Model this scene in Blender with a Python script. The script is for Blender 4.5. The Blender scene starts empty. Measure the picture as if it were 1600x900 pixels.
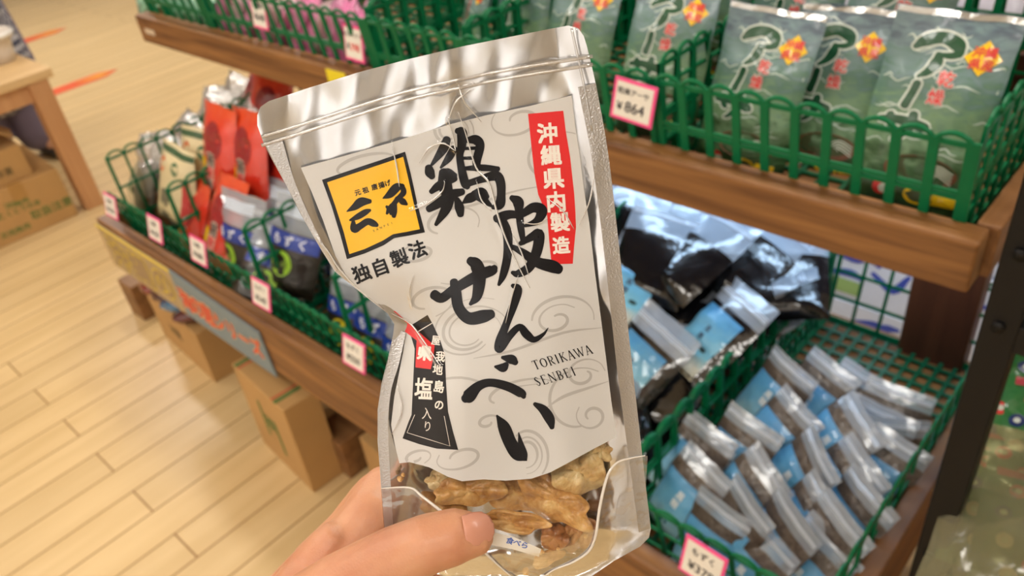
import bpy, bmesh, math, random
import numpy as np
from mathutils import Vector, Matrix, Euler, noise
from mathutils.geometry import delaunay_2d_cdt

random.seed(7)
S = bpy.context.scene
COL = S.collection
pi = math.pi
R = math.radians

# ------------------------------------------------------------------ camera
F_PX = 1268.374
CX = np.array([0.73735261, 0.32443671, -0.59249636])     # camera x/y/z components of the world X axis (along the shelf)
CY = np.array([0.66654497, -0.49185002, 0.56017976])     # world Y (depth)
CZ = np.array([-0.10967647, -0.80797548, -0.57891856])   # world Z (up)
EYE = Vector((0, 0, 1.45))
RIGHT = Vector((CX[0], CY[0], CZ[0])); DOWN = Vector((CX[1], CY[1], CZ[1])); FWD = Vector((CX[2], CY[2], CZ[2]))
cam_d = bpy.data.cameras.new('camera'); cam = bpy.data.objects.new('camera', cam_d); COL.objects.link(cam)
cam.matrix_world = Matrix(((RIGHT.x, -DOWN.x, -FWD.x, EYE.x), (RIGHT.y, -DOWN.y, -FWD.y, EYE.y), (RIGHT.z, -DOWN.z, -FWD.z, EYE.z), (0, 0, 0, 1)))
cam_d.sensor_width = 36; cam_d.lens = F_PX / 1600 * 36
cam_d.clip_start = 0.02
cam_d.dof.use_dof = True; cam_d.dof.focus_distance = 0.31; cam_d.dof.aperture_fstop = 13.5
S.camera = cam
S.view_settings.view_transform = 'Standard'; S.view_settings.look = 'None'
S.view_settings.gamma = 1; S.view_settings.use_curve_mapping = False
S.view_settings.exposure = -0.38

# ------------------------------------------------------------------ world and lamps
w = bpy.data.worlds.new('shop_air'); S.world = w; w.use_nodes = True
w.node_tree.nodes['Background'].inputs[0].default_value = (1.0, 0.93, 0.84, 1)
w.node_tree.nodes['Background'].inputs[1].default_value = 0.24

def area(name, loc, sx, sy, power, color, target=None):
    l = bpy.data.lights.new(name, 'AREA'); l.shape = 'RECTANGLE'; l.size = sx; l.size_y = sy; l.energy = power; l.color = color
    o = bpy.data.objects.new(name, l); COL.objects.link(o); o.location = loc
    if target is not None:
        o.rotation_euler = (Vector(target) - Vector(loc)).to_track_quat('-Z', 'Y').to_euler()
    return o
WARM = (1.0, 0.965, 0.915)
CEIL_LAMPS = [(-3.6, -0.2, 18), (-1.6, -0.7, 15), (0.3, -0.9, 17), (-3.2, 2.0, 22), (-1.0, 1.6, 24), (1.0, 1.2, 17), (-5.6, 1.6, 75)]
for (lx, ly, pw) in CEIL_LAMPS:
    area('ceiling_lamp_light', (lx, ly, 2.74), 1.1, 0.28, pw, WARM)
for lx in (-2.6, -.4, 1.8):                                        # added unseen lights, brightening the wall that the foil reflects
    area('added_wall_light', (lx, -2.5, 2.7), 1.6, 0.2, 34, (1.0, .98, .95), (lx, -3.5, 1.3))
# added cool light under the upper deck, then the rear display's own tube
area('added_deck_light', (-0.62, 1.16, 0.835), 1.0, 0.05, 2.6, (0.48, 0.72, 1.0), (-0.62, 1.10, 0.30))
area('display_tube_light', (-0.62, 1.52, 0.80), 1.1, 0.06, 5.0, (0.70, 0.83, 1.0), (-0.62, 1.66, 0.2))

# ------------------------------------------------------------------ helpers
def unp(u, v, d):
    return EYE + RIGHT * ((u - 800) / F_PX * d) + DOWN * ((v - 450) / F_PX * d) + FWD * d
def ray(u, v):
    return RIGHT * (u - 800) + DOWN * (v - 450) + FWD * F_PX
def on_y(u, v, y):
    r = ray(u, v); return EYE + r * (y / r.y)
def on_z(u, v, z):
    r = ray(u, v); return EYE + r * ((z - EYE.z) / r.z)
def on_x(u, v, x):
    r = ray(u, v); return EYE + r * (x / r.x)

class MB:
    def __init__(self): self.v = []; self.f = []; self.mi = []; self.mats = []
    def mat(self, m):
        if m not in self.mats: self.mats.append(m)
        return self.mats.index(m)
    def add(self, vs, fs, m):
        o = len(self.v); k = self.mat(m)
        self.v += [tuple(p) for p in vs]
        self.f += [tuple(i + o for i in f) for f in fs]; self.mi += [k] * len(fs)
        return self
    def box(self, c, s, m, rot=None):
        h = Vector(s) / 2; vs = []
        for x in (-1, 1):
            for y in (-1, 1):
                for z in (-1, 1):
                    p = Vector((x * h.x, y * h.y, z * h.z))
                    if rot is not None: p = rot @ p
                    vs.append(p + Vector(c))
        return self.add(vs, [(0, 1, 3, 2), (4, 6, 7, 5), (0, 4, 5, 1), (2, 3, 7, 6), (0, 2, 6, 4), (1, 5, 7, 3)], m)
    def bar(self, a, b, wd, th, m, up=Vector((0, 0, 1))):
        a = Vector(a); b = Vector(b); d = (b - a); L = d.length; d.normalize()
        sx = d.cross(up)
        if sx.length < 1e-4: sx = d.cross(Vector((0, 1, 0)))
        sx.normalize(); sz = sx.cross(d)
        rot = Matrix((sx, d, sz)).transposed()
        return self.box((a + b) / 2, (wd, L, th), m, rot)
    def tube(self, pts, r, m, n=8, caps=True):
        pts = [Vector(p) for p in pts]; rr = r if isinstance(r, (list, tuple)) else [r] * len(pts)
        vs = []; fs = []
        up = Vector((0.13, 0.31, 0.94))
        for i, p in enumerate(pts):
            d = (pts[min(i + 1, len(pts) - 1)] - pts[max(i - 1, 0)]).normalized()
            a = d.cross(up)
            if a.length < 1e-3: a = d.cross(Vector((1, 0, 0)))
            a.normalize(); b = d.cross(a)
            for k in range(n):
                t = 2 * pi * k / n; vs.append(p + (a * math.cos(t) + b * math.sin(t)) * rr[i])
        for i in range(len(pts) - 1):
            for k in range(n):
                fs.append((i * n + k, i * n + (k + 1) % n, (i + 1) * n + (k + 1) % n, (i + 1) * n + k))
        if caps:
            fs.append(tuple(range(n - 1, -1, -1))); fs.append(tuple((len(pts) - 1) * n + k for k in range(n)))
        return self.add(vs, fs, m)
    def build(self, name, parent=None, origin=None, smooth=False, bevel=0):
        me = bpy.data.meshes.new(name)
        vs = self.v
        if origin is not None:
            vs = [(p[0] - origin[0], p[1] - origin[1], p[2] - origin[2]) for p in vs]
        me.from_pydata(vs, [], self.f)
        for m in self.mats: me.materials.append(m)
        me.polygons.foreach_set('material_index', self.mi)
        if smooth: me.polygons.foreach_set('use_smooth', [True] * len(me.polygons))
        me.update()
        o = bpy.data.objects.new(name, me); COL.objects.link(o)
        if parent is not None: o.parent = parent
        if bevel:
            b = o.modifiers.new('bevel', 'BEVEL'); b.width = bevel; b.segments = 2; b.limit_method = 'ANGLE'
        return o

def tag(o, label, cat, group=None, kind=None):
    if label: o['label'] = label
    if cat: o['category'] = cat
    if group: o['group'] = group
    if kind: o['kind'] = kind
    return o
def thing(name, label, cat, loc=(0, 0, 0), rot=(0, 0, 0), group=None):
    o = bpy.data.objects.new(name, None); COL.objects.link(o); o.location = loc; o.rotation_euler = rot
    o.empty_display_size = 0.05
    return tag(o, label, cat, group)
def copy_tree(o, parent=None):
    c = o.copy(); COL.objects.link(c)
    if parent is not None: c.parent = parent
    for ch in list(o.children): copy_tree(ch, c)
    return c

# ------------------------------------------------------------------ materials
def new_mat(name):
    m = bpy.data.materials.new(name); m.use_nodes = True
    nt = m.node_tree; return m, nt, nt.nodes, nt.links, nt.nodes['Principled BSDF']
def rgb(r, g, b):
    f = lambda c: (c / 255 / 12.92) if c / 255 <= 0.04045 else ((c / 255 + 0.055) / 1.055) ** 2.4
    return (f(r), f(g), f(b), 1)
_pl = {}
def plain(r, g, b, rough=0.5, metal=0.0, coat=0.0, bump=0.0, bscale=200, spec=0.5, sss=0, vary=0.0, vscale=25):
    key = (r, g, b, rough, metal, coat, bump, bscale, spec, sss, vary, vscale)
    if key in _pl: return _pl[key]
    m, nt, N, L, p = new_mat('mat_%d_%d_%d' % (r, g, b))
    p.inputs['Base Color'].default_value = rgb(r, g, b); p.inputs['Roughness'].default_value = rough
    p.inputs['Metallic'].default_value = metal; p.inputs['Coat Weight'].default_value = coat
    p.inputs['Coat Roughness'].default_value = 0.08
    p.inputs['Specular IOR Level'].default_value = spec
    tc = N.new('ShaderNodeTexCoord')
    nz = N.new('ShaderNodeTexNoise'); nz.inputs['Scale'].default_value = vscale if not bump else bscale; nz.inputs['Detail'].default_value = 3
    L.new(tc.outputs['Object'], nz.inputs['Vector'])
    v = max(vary, 0.04)
    if True:
        n2 = N.new('ShaderNodeTexNoise'); n2.inputs['Scale'].default_value = vscale; L.new(tc.outputs['Object'], n2.inputs['Vector'])
        hs = N.new('ShaderNodeHueSaturation'); hs.inputs['Color'].default_value = rgb(r, g, b)
        mr = N.new('ShaderNodeMapRange'); mr.inputs[1].default_value = 0.25; mr.inputs[2].default_value = 0.75
        mr.inputs[3].default_value = 1 - v; mr.inputs[4].default_value = 1 + v
        L.new(n2.outputs['Fac'], mr.inputs[0]); L.new(mr.outputs[0], hs.inputs['Value']); L.new(hs.outputs[0], p.inputs['Base Color'])
    if bump:
        b = N.new('ShaderNodeBump'); b.inputs['Strength'].default_value = bump; b.inputs['Distance'].default_value = 0.002
        L.new(nz.outputs['Fac'], b.inputs['Height']); L.new(b.outputs[0], p.inputs['Normal'])
        if coat: L.new(b.outputs[0], p.inputs['Coat Normal'])
    _pl[key] = m; return m
def wood(name, c1, c2, axis='X', scale=1.0, rough=0.5):
    m, nt, N, L, p = new_mat(name)
    tc = N.new('ShaderNodeTexCoord'); mp = N.new('ShaderNodeMapping')
    sc = {'X': (1.2, 22, 22), 'Y': (22, 1.2, 22), 'Z': (22, 22, 1.2)}[axis]
    mp.inputs['Scale'].default_value = [s * scale for s in sc]
    nz = N.new('ShaderNodeTexNoise'); nz.inputs['Scale'].default_value = 1.6; nz.inputs['Detail'].default_value = 6; nz.inputs['Distortion'].default_value = 0.6
    cr = N.new('ShaderNodeValToRGB'); cr.color_ramp.elements[0].position = 0.3; cr.color_ramp.elements[1].position = 0.72
    cr.color_ramp.elements[0].color = c1; cr.color_ramp.elements[1].color = c2
    L.new(tc.outputs['Object'], mp.inputs[0]); L.new(mp.outputs[0], nz.inputs['Vector']); L.new(nz.outputs['Fac'], cr.inputs[0]); L.new(cr.outputs[0], p.inputs['Base Color'])
    b = N.new('ShaderNodeBump'); b.inputs['Strength'].default_value = 0.25; b.inputs['Distance'].default_value = 0.002
    L.new(nz.outputs['Fac'], b.inputs['Height']); L.new(b.outputs[0], p.inputs['Normal'])
    p.inputs['Roughness'].default_value = rough
    return m
def film(name, tint=(1, 1, 1, 1), gloss=0.10, rough=0.06, bump=0.25, bscale=60, haze=0.0, hazecol=(0.8, 0.85, 0.9, 1)):
    m = bpy.data.materials.new(name); m.use_nodes = True; nt = m.node_tree; N = nt.nodes; L = nt.links
    N.remove(N['Principled BSDF']); out = N['Material Output']
    tr = N.new('ShaderNodeBsdfTransparent'); tr.inputs[0].default_value = tint
    gl = N.new('ShaderNodeBsdfGlossy'); gl.inputs['Roughness'].default_value = rough
    lw = N.new('ShaderNodeLayerWeight'); lw.inputs['Blend'].default_value = 0.25
    mr = N.new('ShaderNodeMapRange'); mr.inputs[3].default_value = gloss; mr.inputs[4].default_value = min(1, gloss + 0.55)
    L.new(lw.outputs['Fresnel'], mr.inputs[0])
    mx = N.new('ShaderNodeMixShader'); L.new(mr.outputs[0], mx.inputs[0])
    src = tr
    if haze:
        df = N.new('ShaderNodeBsdfDiffuse'); df.inputs[0].default_value = hazecol
        m2 = N.new('ShaderNodeMixShader'); m2.inputs[0].default_value = haze
        L.new(tr.outputs[0], m2.inputs[1]); L.new(df.outputs[0], m2.inputs[2]); src = m2
    L.new(src.outputs[0], mx.inputs[1]); L.new(gl.outputs[0], mx.inputs[2]); L.new(mx.outputs[0], out.inputs[0])
    if bump:
        tc = N.new('ShaderNodeTexCoord'); nz = N.new('ShaderNodeTexNoise'); nz.inputs['Scale'].default_value = bscale; nz.inputs['Detail'].default_value = 2
        L.new(tc.outputs['Object'], nz.inputs['Vector'])
        b = N.new('ShaderNodeBump'); b.inputs['Strength'].default_value = bump; b.inputs['Distance'].default_value = 0.004
        L.new(nz.outputs['Fac'], b.inputs['Height']); L.new(b.outputs[0], gl.inputs['Normal'])
    return m
def ramp_mat(name, stops, axis=2, scale=1.0, nscale=14, namt=0.25, rough=0.3, coat=0.5, bump=0.3, bscale=45, stretch=(1, 1, 1)):
    """printed colours running along one axis of the object, broken up by noise"""
    m, nt, N, L, p = new_mat(name)
    tc = N.new('ShaderNodeTexCoord'); sp = N.new('ShaderNodeSeparateXYZ'); L.new(tc.outputs['Object'], sp.inputs[0])
    mp = N.new('ShaderNodeMapping'); mp.inputs['Scale'].default_value = stretch; L.new(tc.outputs['Object'], mp.inputs[0])
    nz = N.new('ShaderNodeTexNoise'); nz.inputs['Scale'].default_value = nscale; nz.inputs['Detail'].default_value = 5; nz.inputs['Distortion'].default_value = 1.2
    L.new(mp.outputs[0], nz.inputs['Vector'])
    ma = N.new('ShaderNodeMath'); ma.operation = 'MULTIPLY'; ma.inputs[1].default_value = 1 / scale; L.new(sp.outputs[axis], ma.inputs[0])
    sb = N.new('ShaderNodeMath'); sb.operation = 'SUBTRACT'; sb.inputs[1].default_value = 0.5; L.new(nz.outputs['Fac'], sb.inputs[0])
    mm = N.new('ShaderNodeMath'); mm.operation = 'MULTIPLY_ADD'; mm.inputs[1].default_value = namt * 2
    L.new(sb.outputs[0], mm.inputs[0]); L.new(ma.outputs[0], mm.inputs[2])
    cr = N.new('ShaderNodeValToRGB'); e = cr.color_ramp.elements
    e[0].position, e[0].color = stops[0]; e[1].position, e[1].color = stops[-1]
    for pos, c in stops[1:-1]:
        k = e.new(pos); k.color = c
    L.new(mm.outputs[0], cr.inputs[0]); L.new(cr.outputs[0], p.inputs['Base Color'])
    p.inputs['Roughness'].default_value = rough; p.inputs['Coat Weight'].default_value = coat; p.inputs['Coat Roughness'].default_value = 0.07
    n2 = N.new('ShaderNodeTexNoise'); n2.inputs['Scale'].default_value = bscale; L.new(tc.outputs['Object'], n2.inputs['Vector'])
    b = N.new('ShaderNodeBump'); b.inputs['Strength'].default_value = bump; b.inputs['Distance'].default_value = 0.004
    L.new(n2.outputs['Fac'], b.inputs['Height']); L.new(b.outputs[0], p.inputs['Normal']); L.new(b.outputs[0], p.inputs['Coat Normal'])
    return m

M_RAIL = wood('rail_wood', rgb(92, 54, 24), rgb(156, 108, 60), 'X', 1.5)
M_RAILY = wood('side_rail_wood', rgb(112, 72, 38), rgb(160, 112, 68), 'Y')
M_DARKWOOD = wood('dark_stained_wood', rgb(72, 36, 22), rgb(104, 58, 36), 'Z')
M_TABLE = wood('table_wood', rgb(190, 140, 96), rgb(206, 158, 112), 'Z', 0.7)
M_TABLETOP = wood('table_top_wood', rgb(205, 168, 118), rgb(222, 190, 140), 'Y', 0.7)
M_RACKBOARD = wood('rack_board_wood', rgb(176, 140, 100), rgb(202, 168, 126), 'Y', 0.8)
M_GREEN = plain(0, 104, 62, rough=0.42, spec=.22, bump=0.05, bscale=90)
M_DKGREEN = plain(0, 84, 52, rough=0.4)
M_BLACK = plain(13, 13, 15, rough=0.5, spec=.25)
M_CARD = plain(186, 146, 92, rough=0.8, bump=0.15, bscale=120, vary=0.06, vscale=9)
M_CARDTAPE = plain(176, 134, 76, rough=0.35)
M_WHITE = plain(244, 242, 238, rough=0.5)
M_PAPER = plain(236, 232, 224, rough=0.6)
M_PINK = plain(246, 84, 152, rough=0.5)
M_INK = plain(30, 30, 40, rough=0.5)
M_REDINK = plain(228, 60, 66, rough=0.5)
M_CLEAR = film('clear_film', gloss=0.10, rough=0.08, bump=0.5, bscale=45, haze=0.06)
M_ZIPFILM = film('zip_film', gloss=0.08, rough=0.16, bump=0.2, bscale=50, haze=0.42, hazecol=(0.56, 0.63, 0.73, 1))
M_ZIP = plain(206, 216, 228, rough=0.2, coat=0.8)

# ------------------------------------------------------------------ 2-D shapes: strokes, letters, subdividing
def catmull(pts, n=6):
    P = [np.array(p, float) for p in pts]
    if len(P) < 3: n = max(n, 4)
    out = []
    for i in range(len(P) - 1):
        p0 = P[i - 1] if i else 2 * P[0] - P[1]; p1 = P[i]; p2 = P[i + 1]; p3 = P[i + 2] if i + 2 < len(P) else 2 * P[-1] - P[-2]
        for k in range(n):
            t = k / n
            out.append(0.5 * ((2 * p1) + (-p0 + p2) * t + (2 * p0 - 5 * p1 + 4 * p2 - p3) * t * t + (-p0 + 3 * p1 - 3 * p2 + p3) * t ** 3))
    out.append(P[-1]); return out
def stroke(pts, n=6, grow=0.0, caps=True):
    """brush stroke (x, y, width) -> verts, faces in the plane"""
    q = catmull(pts, n); vs = []; fs = []
    m = len(q)
    for i, p in enumerate(q):
        a = q[max(0, i - 1)]; b = q[min(m - 1, i + 1)]; d = (b - a)[:2]; d /= (np.linalg.norm(d) + 1e-9)
        nrm = np.array([-d[1], d[0]]); h = max(p[2], 0.0) / 2 + grow
        vs += [tuple(p[:2] + nrm * h), tuple(p[:2] - nrm * h)]
    for i in range(m - 1): fs.append((2 * i, 2 * i + 1, 2 * i + 3, 2 * i + 2))
    if caps:
        for e, s in ((0, -1), (m - 1, 1)):
            p = q[e]; d = (q[min(m - 1, e + 1)] - q[max(0, e - 1)])[:2]; d = d / (np.linalg.norm(d) + 1e-9) * s
            nrm = np.array([-d[1], d[0]]); h = max(p[2], 0) / 2 + grow
            if h < 1e-9: continue
            o = len(vs); k = 6
            for j in range(k + 1):
                t = -pi / 2 + pi * j / k
                vs.append(tuple(p[:2] + d * h * math.cos(t) * 0.75 + nrm * h * math.sin(t)))
            fs.append(tuple(range(o, o + k + 1)))
    return vs, fs
def subdiv2d(vs, fs, L):
    bm = bmesh.new(); bv = [bm.verts.new((p[0], p[1], 0)) for p in vs]
    for f in fs:
        try: bm.faces.new([bv[i] for i in f])
        except ValueError: pass
    for _ in range(6):
        es = [e for e in bm.edges if e.calc_length() > L]
        if not es: break
        bmesh.ops.subdivide_edges(bm, edges=es, cuts=1, use_grid_fill=False)
        bmesh.ops.triangulate(bm, faces=[f for f in bm.faces if len(f.verts) > 3])
    bm.verts.index_update(); out = [(v.co.x, v.co.y) for v in bm.verts]; of = [tuple(v.index for v in f.verts) for f in bm.faces]
    bm.free(); return out, of
_gl = {}
def glyphs(text, bold=0.0):
    """letters as flat triangles, 1 unit high, centred on the origin"""
    k = (text, bold)
    if k in _gl: return _gl[k]
    cu = bpy.data.curves.new('letters', 'FONT'); cu.body = text; cu.size = 1; cu.resolution_u = 4
    cu.fill_mode = 'FRONT'
    o = bpy.data.objects.new('letters', cu); COL.objects.link(o)
    bpy.context.view_layer.update()
    me = bpy.data.meshes.new_from_object(o.evaluated_get(bpy.context.evaluated_depsgraph_get()))
    vs = [(v.co.x, v.co.y) for v in me.vertices]; fs = [tuple(p.vertices) for p in me.polygons]
    bpy.data.objects.remove(o); bpy.data.curves.remove(cu); bpy.data.meshes.remove(me)
    if vs:
        a = np.array(vs); c = (a.max(0) + a.min(0)) / 2; a = a - c; vs = [tuple(p) for p in a]
    if bold and vs:
        n0 = len(vs); nn = 4 if bold < .05 else 6; v0, f0 = vs, fs; vs, fs = [], []
        for j in range(nn):
            a = 2 * pi * j / nn + pi / 4; o_ = len(vs)
            vs = vs + [(x + bold * math.cos(a), y + bold * math.sin(a)) for x, y in v0]; fs = fs + [tuple(i + o_ for i in f) for f in f0]
        u_ = delaunay_2d_cdt([Vector(p) for p in vs], [], [list(f) for f in fs], 0, 1e-5)      # one flat outline, no overlaps
        A = np.array(vs); T = np.array([f[:3] for f in fs if len(f) == 3] + [(f[0], f[k], f[k + 1]) for f in fs if len(f) > 3 for k in range(1, len(f) - 1)])
        P0, P1, P2 = A[T[:, 0]], A[T[:, 1]], A[T[:, 2]]
        vs = [(p.x, p.y) for p in u_[0]]; V = np.array(vs); tri = [tuple(f) for f in u_[2]]; C = np.array([V[list(f)].mean(0) for f in tri])
        def side(a, b): return (b[None, :, 0] - a[None, :, 0]) * (C[:, None, 1] - a[None, :, 1]) - (b[None, :, 1] - a[None, :, 1]) * (C[:, None, 0] - a[None, :, 0])
        d1, d2, d3 = side(P0, P1), side(P1, P2), side(P2, P0); inside = (((d1 >= 0) & (d2 >= 0) & (d3 >= 0)) | ((d1 <= 0) & (d2 <= 0) & (d3 <= 0))).any(1)
        fs = [f for f, k_ in zip(tri, inside) if k_]
    _gl[k] = (vs, fs); return _gl[k]
def poly_sheet(poly, step, holes=()):
    """triangulated inside of a polygon with an even grid of inner points"""
    P = np.array(poly, float); edge = []
    for i in range(len(P)):
        a = P[i]; b = P[(i + 1) % len(P)]; n = max(1, int(np.linalg.norm(b - a) / step))
        for k in range(n): edge.append(a + (b - a) * k / n)
    n = len(edge); E = np.array(edge)
    xs = np.arange(P[:, 0].min() + step * .5, P[:, 0].max(), step); ys = np.arange(P[:, 1].min() + step * .5, P[:, 1].max(), step)
    gx, gy = np.meshgrid(xs, ys); gx = gx + (np.arange(len(ys)) % 2)[:, None] * step * .5; G = np.stack([gx.ravel(), gy.ravel()], 1)
    ins = np.zeros(len(G), bool); j = len(E) - 1
    for i in range(len(E)):
        xi, yi = E[i]; xj, yj = E[j]
        c = ((yi > G[:, 1]) != (yj > G[:, 1])) & (G[:, 0] < (xj - xi) * (G[:, 1] - yi) / (yj - yi + 1e-12) + xi)
        ins ^= c; j = i
    G = G[ins]
    keep = np.ones(len(G), bool)
    for e in E: keep &= ((G - e) ** 2).sum(1) > (step * .45) ** 2
    G = G[keep]
    allp = [Vector((float(p[0]), float(p[1]))) for p in np.vstack([E, G])]
    r = delaunay_2d_cdt(allp, [], [list(range(n))], 1, 1e-6)
    return [(p.x, p.y) for p in r[0]], [tuple(f) for f in r[2]]
def quadmap(q):
    """unit square (0..1, 0..1; y down) onto four corners TL, TR, BR, BL"""
    a, b, c, d = [np.array(p, float) for p in q]
    return lambda x, y: tuple(a * (1 - x) * (1 - y) + b * x * (1 - y) + c * x * y + d * (1 - x) * y)

# ------------------------------------------------------------------ setting
def floor_material():
    m, nt, N, L, p = new_mat('floor_planks')
    tc = N.new('ShaderNodeTexCoord'); sp = N.new('ShaderNodeSeparateXYZ'); cb = N.new('ShaderNodeCombineXYZ')
    L.new(tc.outputs['Object'], sp.inputs[0])
    ay = N.new('ShaderNodeMath'); ay.inputs[1].default_value = 20 - 0.25; L.new(sp.outputs[1], ay.inputs[0])
    ax = N.new('ShaderNodeMath'); ax.inputs[1].default_value = 0.1036 * 400 + 1.389; L.new(sp.outputs[0], ax.inputs[0])
    L.new(ay.outputs[0], cb.inputs[0]); L.new(ax.outputs[0], cb.inputs[1])
    br = N.new('ShaderNodeTexBrick'); br.inputs['Scale'].default_value = 1; br.inputs['Brick Width'].default_value = 4.0; br.inputs['Row Height'].default_value = 0.1036
    br.inputs['Mortar Size'].default_value = 0.0026; br.inputs['Mortar Smooth'].default_value = 0.4; br.offset = 0.5
    br.inputs['Color1'].default_value = (0, 0, 0, 1); br.inputs['Color2'].default_value = (1, 1, 1, 1); br.inputs['Mortar'].default_value = (.5, .5, .5, 1)
    L.new(cb.outputs[0], br.inputs['Vector'])
    mp = N.new('ShaderNodeMapping'); mp.inputs['Scale'].default_value = (14, 1.2, 1); L.new(tc.outputs['Object'], mp.inputs[0])
    nz = N.new('ShaderNodeTexNoise'); nz.inputs['Scale'].default_value = 1.5; nz.inputs['Detail'].default_value = 5; L.new(mp.outputs[0], nz.inputs['Vector'])
    cr = N.new('ShaderNodeValToRGB'); cr.color_ramp.elements[0].position = .25; cr.color_ramp.elements[1].position = .8
    cr.color_ramp.elements[0].color = rgb(204, 174, 124); cr.color_ramp.elements[1].color = rgb(222, 194, 146)
    L.new(nz.outputs['Fac'], cr.inputs[0])
    hs = N.new('ShaderNodeHueSaturation'); mr = N.new('ShaderNodeMapRange'); mr.inputs[3].default_value = .96; mr.inputs[4].default_value = 1.04
    L.new(br.outputs['Color'], mr.inputs[0]); L.new(mr.outputs[0], hs.inputs['Value']); L.new(cr.outputs[0], hs.inputs['Color'])
    mx = N.new('ShaderNodeMix'); mx.data_type = 'RGBA'; mx.inputs['B'].default_value = rgb(150, 112, 66)
    L.new(br.outputs['Fac'], mx.inputs['Factor']); L.new(hs.outputs[0], mx.inputs['A']); L.new(mx.outputs['Result'], p.inputs['Base Color'])
    b = N.new('ShaderNodeBump'); b.invert = True; b.inputs['Strength'].default_value = .6; b.inputs['Distance'].default_value = .003
    L.new(br.outputs['Fac'], b.inputs['Height']); L.new(b.outputs[0], p.inputs['Normal'])
    p.inputs['Roughness'].default_value = .38; p.inputs['Specular IOR Level'].default_value = .35
    return m
fl = MB().box((-3.5, 1.0, -0.02), (15, 9, 0.04), floor_material()).build('floor'); fl['kind'] = 'structure'
ce = MB().box((-2.5, 1.0, 2.82), (13, 9, 0.04), plain(235, 230, 220, rough=.9)).build('ceiling'); ce['kind'] = 'structure'
ws = MB().box((-2.5, -3.5, 1.4), (13, .06, 2.8), plain(240, 238, 236, rough=.9)).build('wall_south'); ws['kind'] = 'structure'
we = MB().box((4.0, 1.0, 1.4), (.06, 9, 2.8), plain(226, 218, 206, rough=.9)).build('wall_east'); we['kind'] = 'structure'
M_LAMP, _nt, _N, _L, _p = new_mat('lamp_diffuser'); _p.inputs['Emission Color'].default_value = (1, .93, .82, 1); _p.inputs['Emission Strength'].default_value = 9
for i, (lx, ly, pw) in enumerate(CEIL_LAMPS):
    t = thing('ceiling_light', 'white ceiling strip light mounted above the shop floor', 'ceiling light', (lx, ly, 2.8), group='ceiling strip lights')
    MB().box((0, 0, -.015), (1.2, .36, .03), M_WHITE).build('housing', t)
    MB().box((0, 0, -.038), (1.1, .28, .016), M_LAMP).build('diffuser', t)

# wide tape strips on the floor, each with a yellow arrow tip
M_ORTAPE = plain(226, 96, 58, rough=.4); M_YETAPE = plain(236, 168, 60, rough=.4)
for i, (a, b, lab) in enumerate((((-4.89, 1.74), (-4.88, 0.2), 'orange-red floor tape strip nearer the display shelf'), ((-6.15, 1.97), (-6.16, 0.3), 'orange-red floor tape strip farther off behind the gingham shirt'))):
    mb = MB(); hw = .06
    x = a[0]; y0 = b[1]; y1 = a[1]
    mb.add([(x - hw, y0, .001), (x + hw, y0, .001), (x + hw, y1 - .1, .001), (x, y1, .001), (x - hw, y1 - .1, .001)], [(0, 1, 2, 3, 4)], M_ORTAPE)
    o = mb.build('floor_tape'); tag(o, lab, 'floor tape', 'floor tape strips'); o.location = (0, 0, 0)
    mm = MB(); mm.add([(x - .01, y1 - .26, .0016), (x + .03, y1 - .11, .0016), (x, y1 - .04, .0016), (x - .03, y1 - .11, .0016)], [(0, 1, 2, 3)], M_YETAPE)
    mm.build('arrow_tip', o)

# ------------------------------------------------------------------ island shelf
X0, X1 = -2.15, -0.152
LY, LZ, LH = 0.56, 0.475, 0.14        # lower rail: front, top, height
UY, UZ, UH = 0.85, 0.926, 0.068       # upper rail
BACK = 1.36
sh = thing('display_shelf', 'two-tier brown wooden island shelf holding green plastic baskets', 'shelf', (X0, LY, 0))
org = (X0, LY, 0)
MB().box(((X0 + X1) / 2, LY + .016, LZ - LH / 2), (X1 - X0, .032, LH), M_RAIL).build('front_rail', sh, org, bevel=.004)
MB().box(((X0 + X1) / 2, UY + .02, UZ - UH / 2), (X1 - X0 - .02, .04, UH), M_RAIL).build('front_rail', sh, org, bevel=.004)
MB().box(((X0 + X1) / 2, BACK + .016, UZ - .03), (X1 - X0, .03, .10), M_DARKWOOD).build('back_rail', sh, org, bevel=.003)
MB().box(((X0 + X1) / 2, (UY + .04 + BACK) / 2, UZ - UH + .012), (X1 - X0 - .06, BACK - UY - .045, .018), M_RAIL).build('upper_deck', sh, org)
MB().box(((X0 + X1) / 2, (LY + .035 + BACK) / 2, LZ - LH + .016), (X1 - X0 - .06, BACK - LY - .04, .024), M_RAIL).build('lower_deck', sh, org)
for x in (X1 - .014, X0 + .014):
    MB().box((x, (UY + .042 + BACK) / 2, UZ - UH / 2), (.026, BACK - UY - .044, UH), M_RAILY).build('side_rail', sh, org, bevel=.003)
    MB().box((x, (LY + .034 + BACK) / 2, LZ - LH / 2 - .0), (.028, BACK - LY - .036, LH), M_RAILY).build('side_rail', sh, org, bevel=.003)
for x in (-.285, -1.16, -2.02):
    MB().box((x, BACK - .02, (UZ - UH) / 2), (.115, .05, UZ - UH), M_DARKWOOD).build('post', sh, org, bevel=.004)
for x in (-.24, -.90, -1.75):
    MB().box((x, .80, (LZ - LH) / 2), (.09, .07, LZ - LH), M_DARKWOOD).build('leg', sh, org, bevel=.004)
M_TUBE, _nt, _N, _L, _p = new_mat('cool_tube'); _p.inputs['Emission Color'].default_value = (.66, .82, 1, 1); _p.inputs['Emission Strength'].default_value = 10
m = MB(); m.tube([(-1.12, 1.16, .848), (-.12 - .06, 1.16, .848)], .008, M_TUBE, 10); m.build('tube', sh, org, True)  # added glowing tube, unseen under the deck, for the cool sheen on the packs
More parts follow.
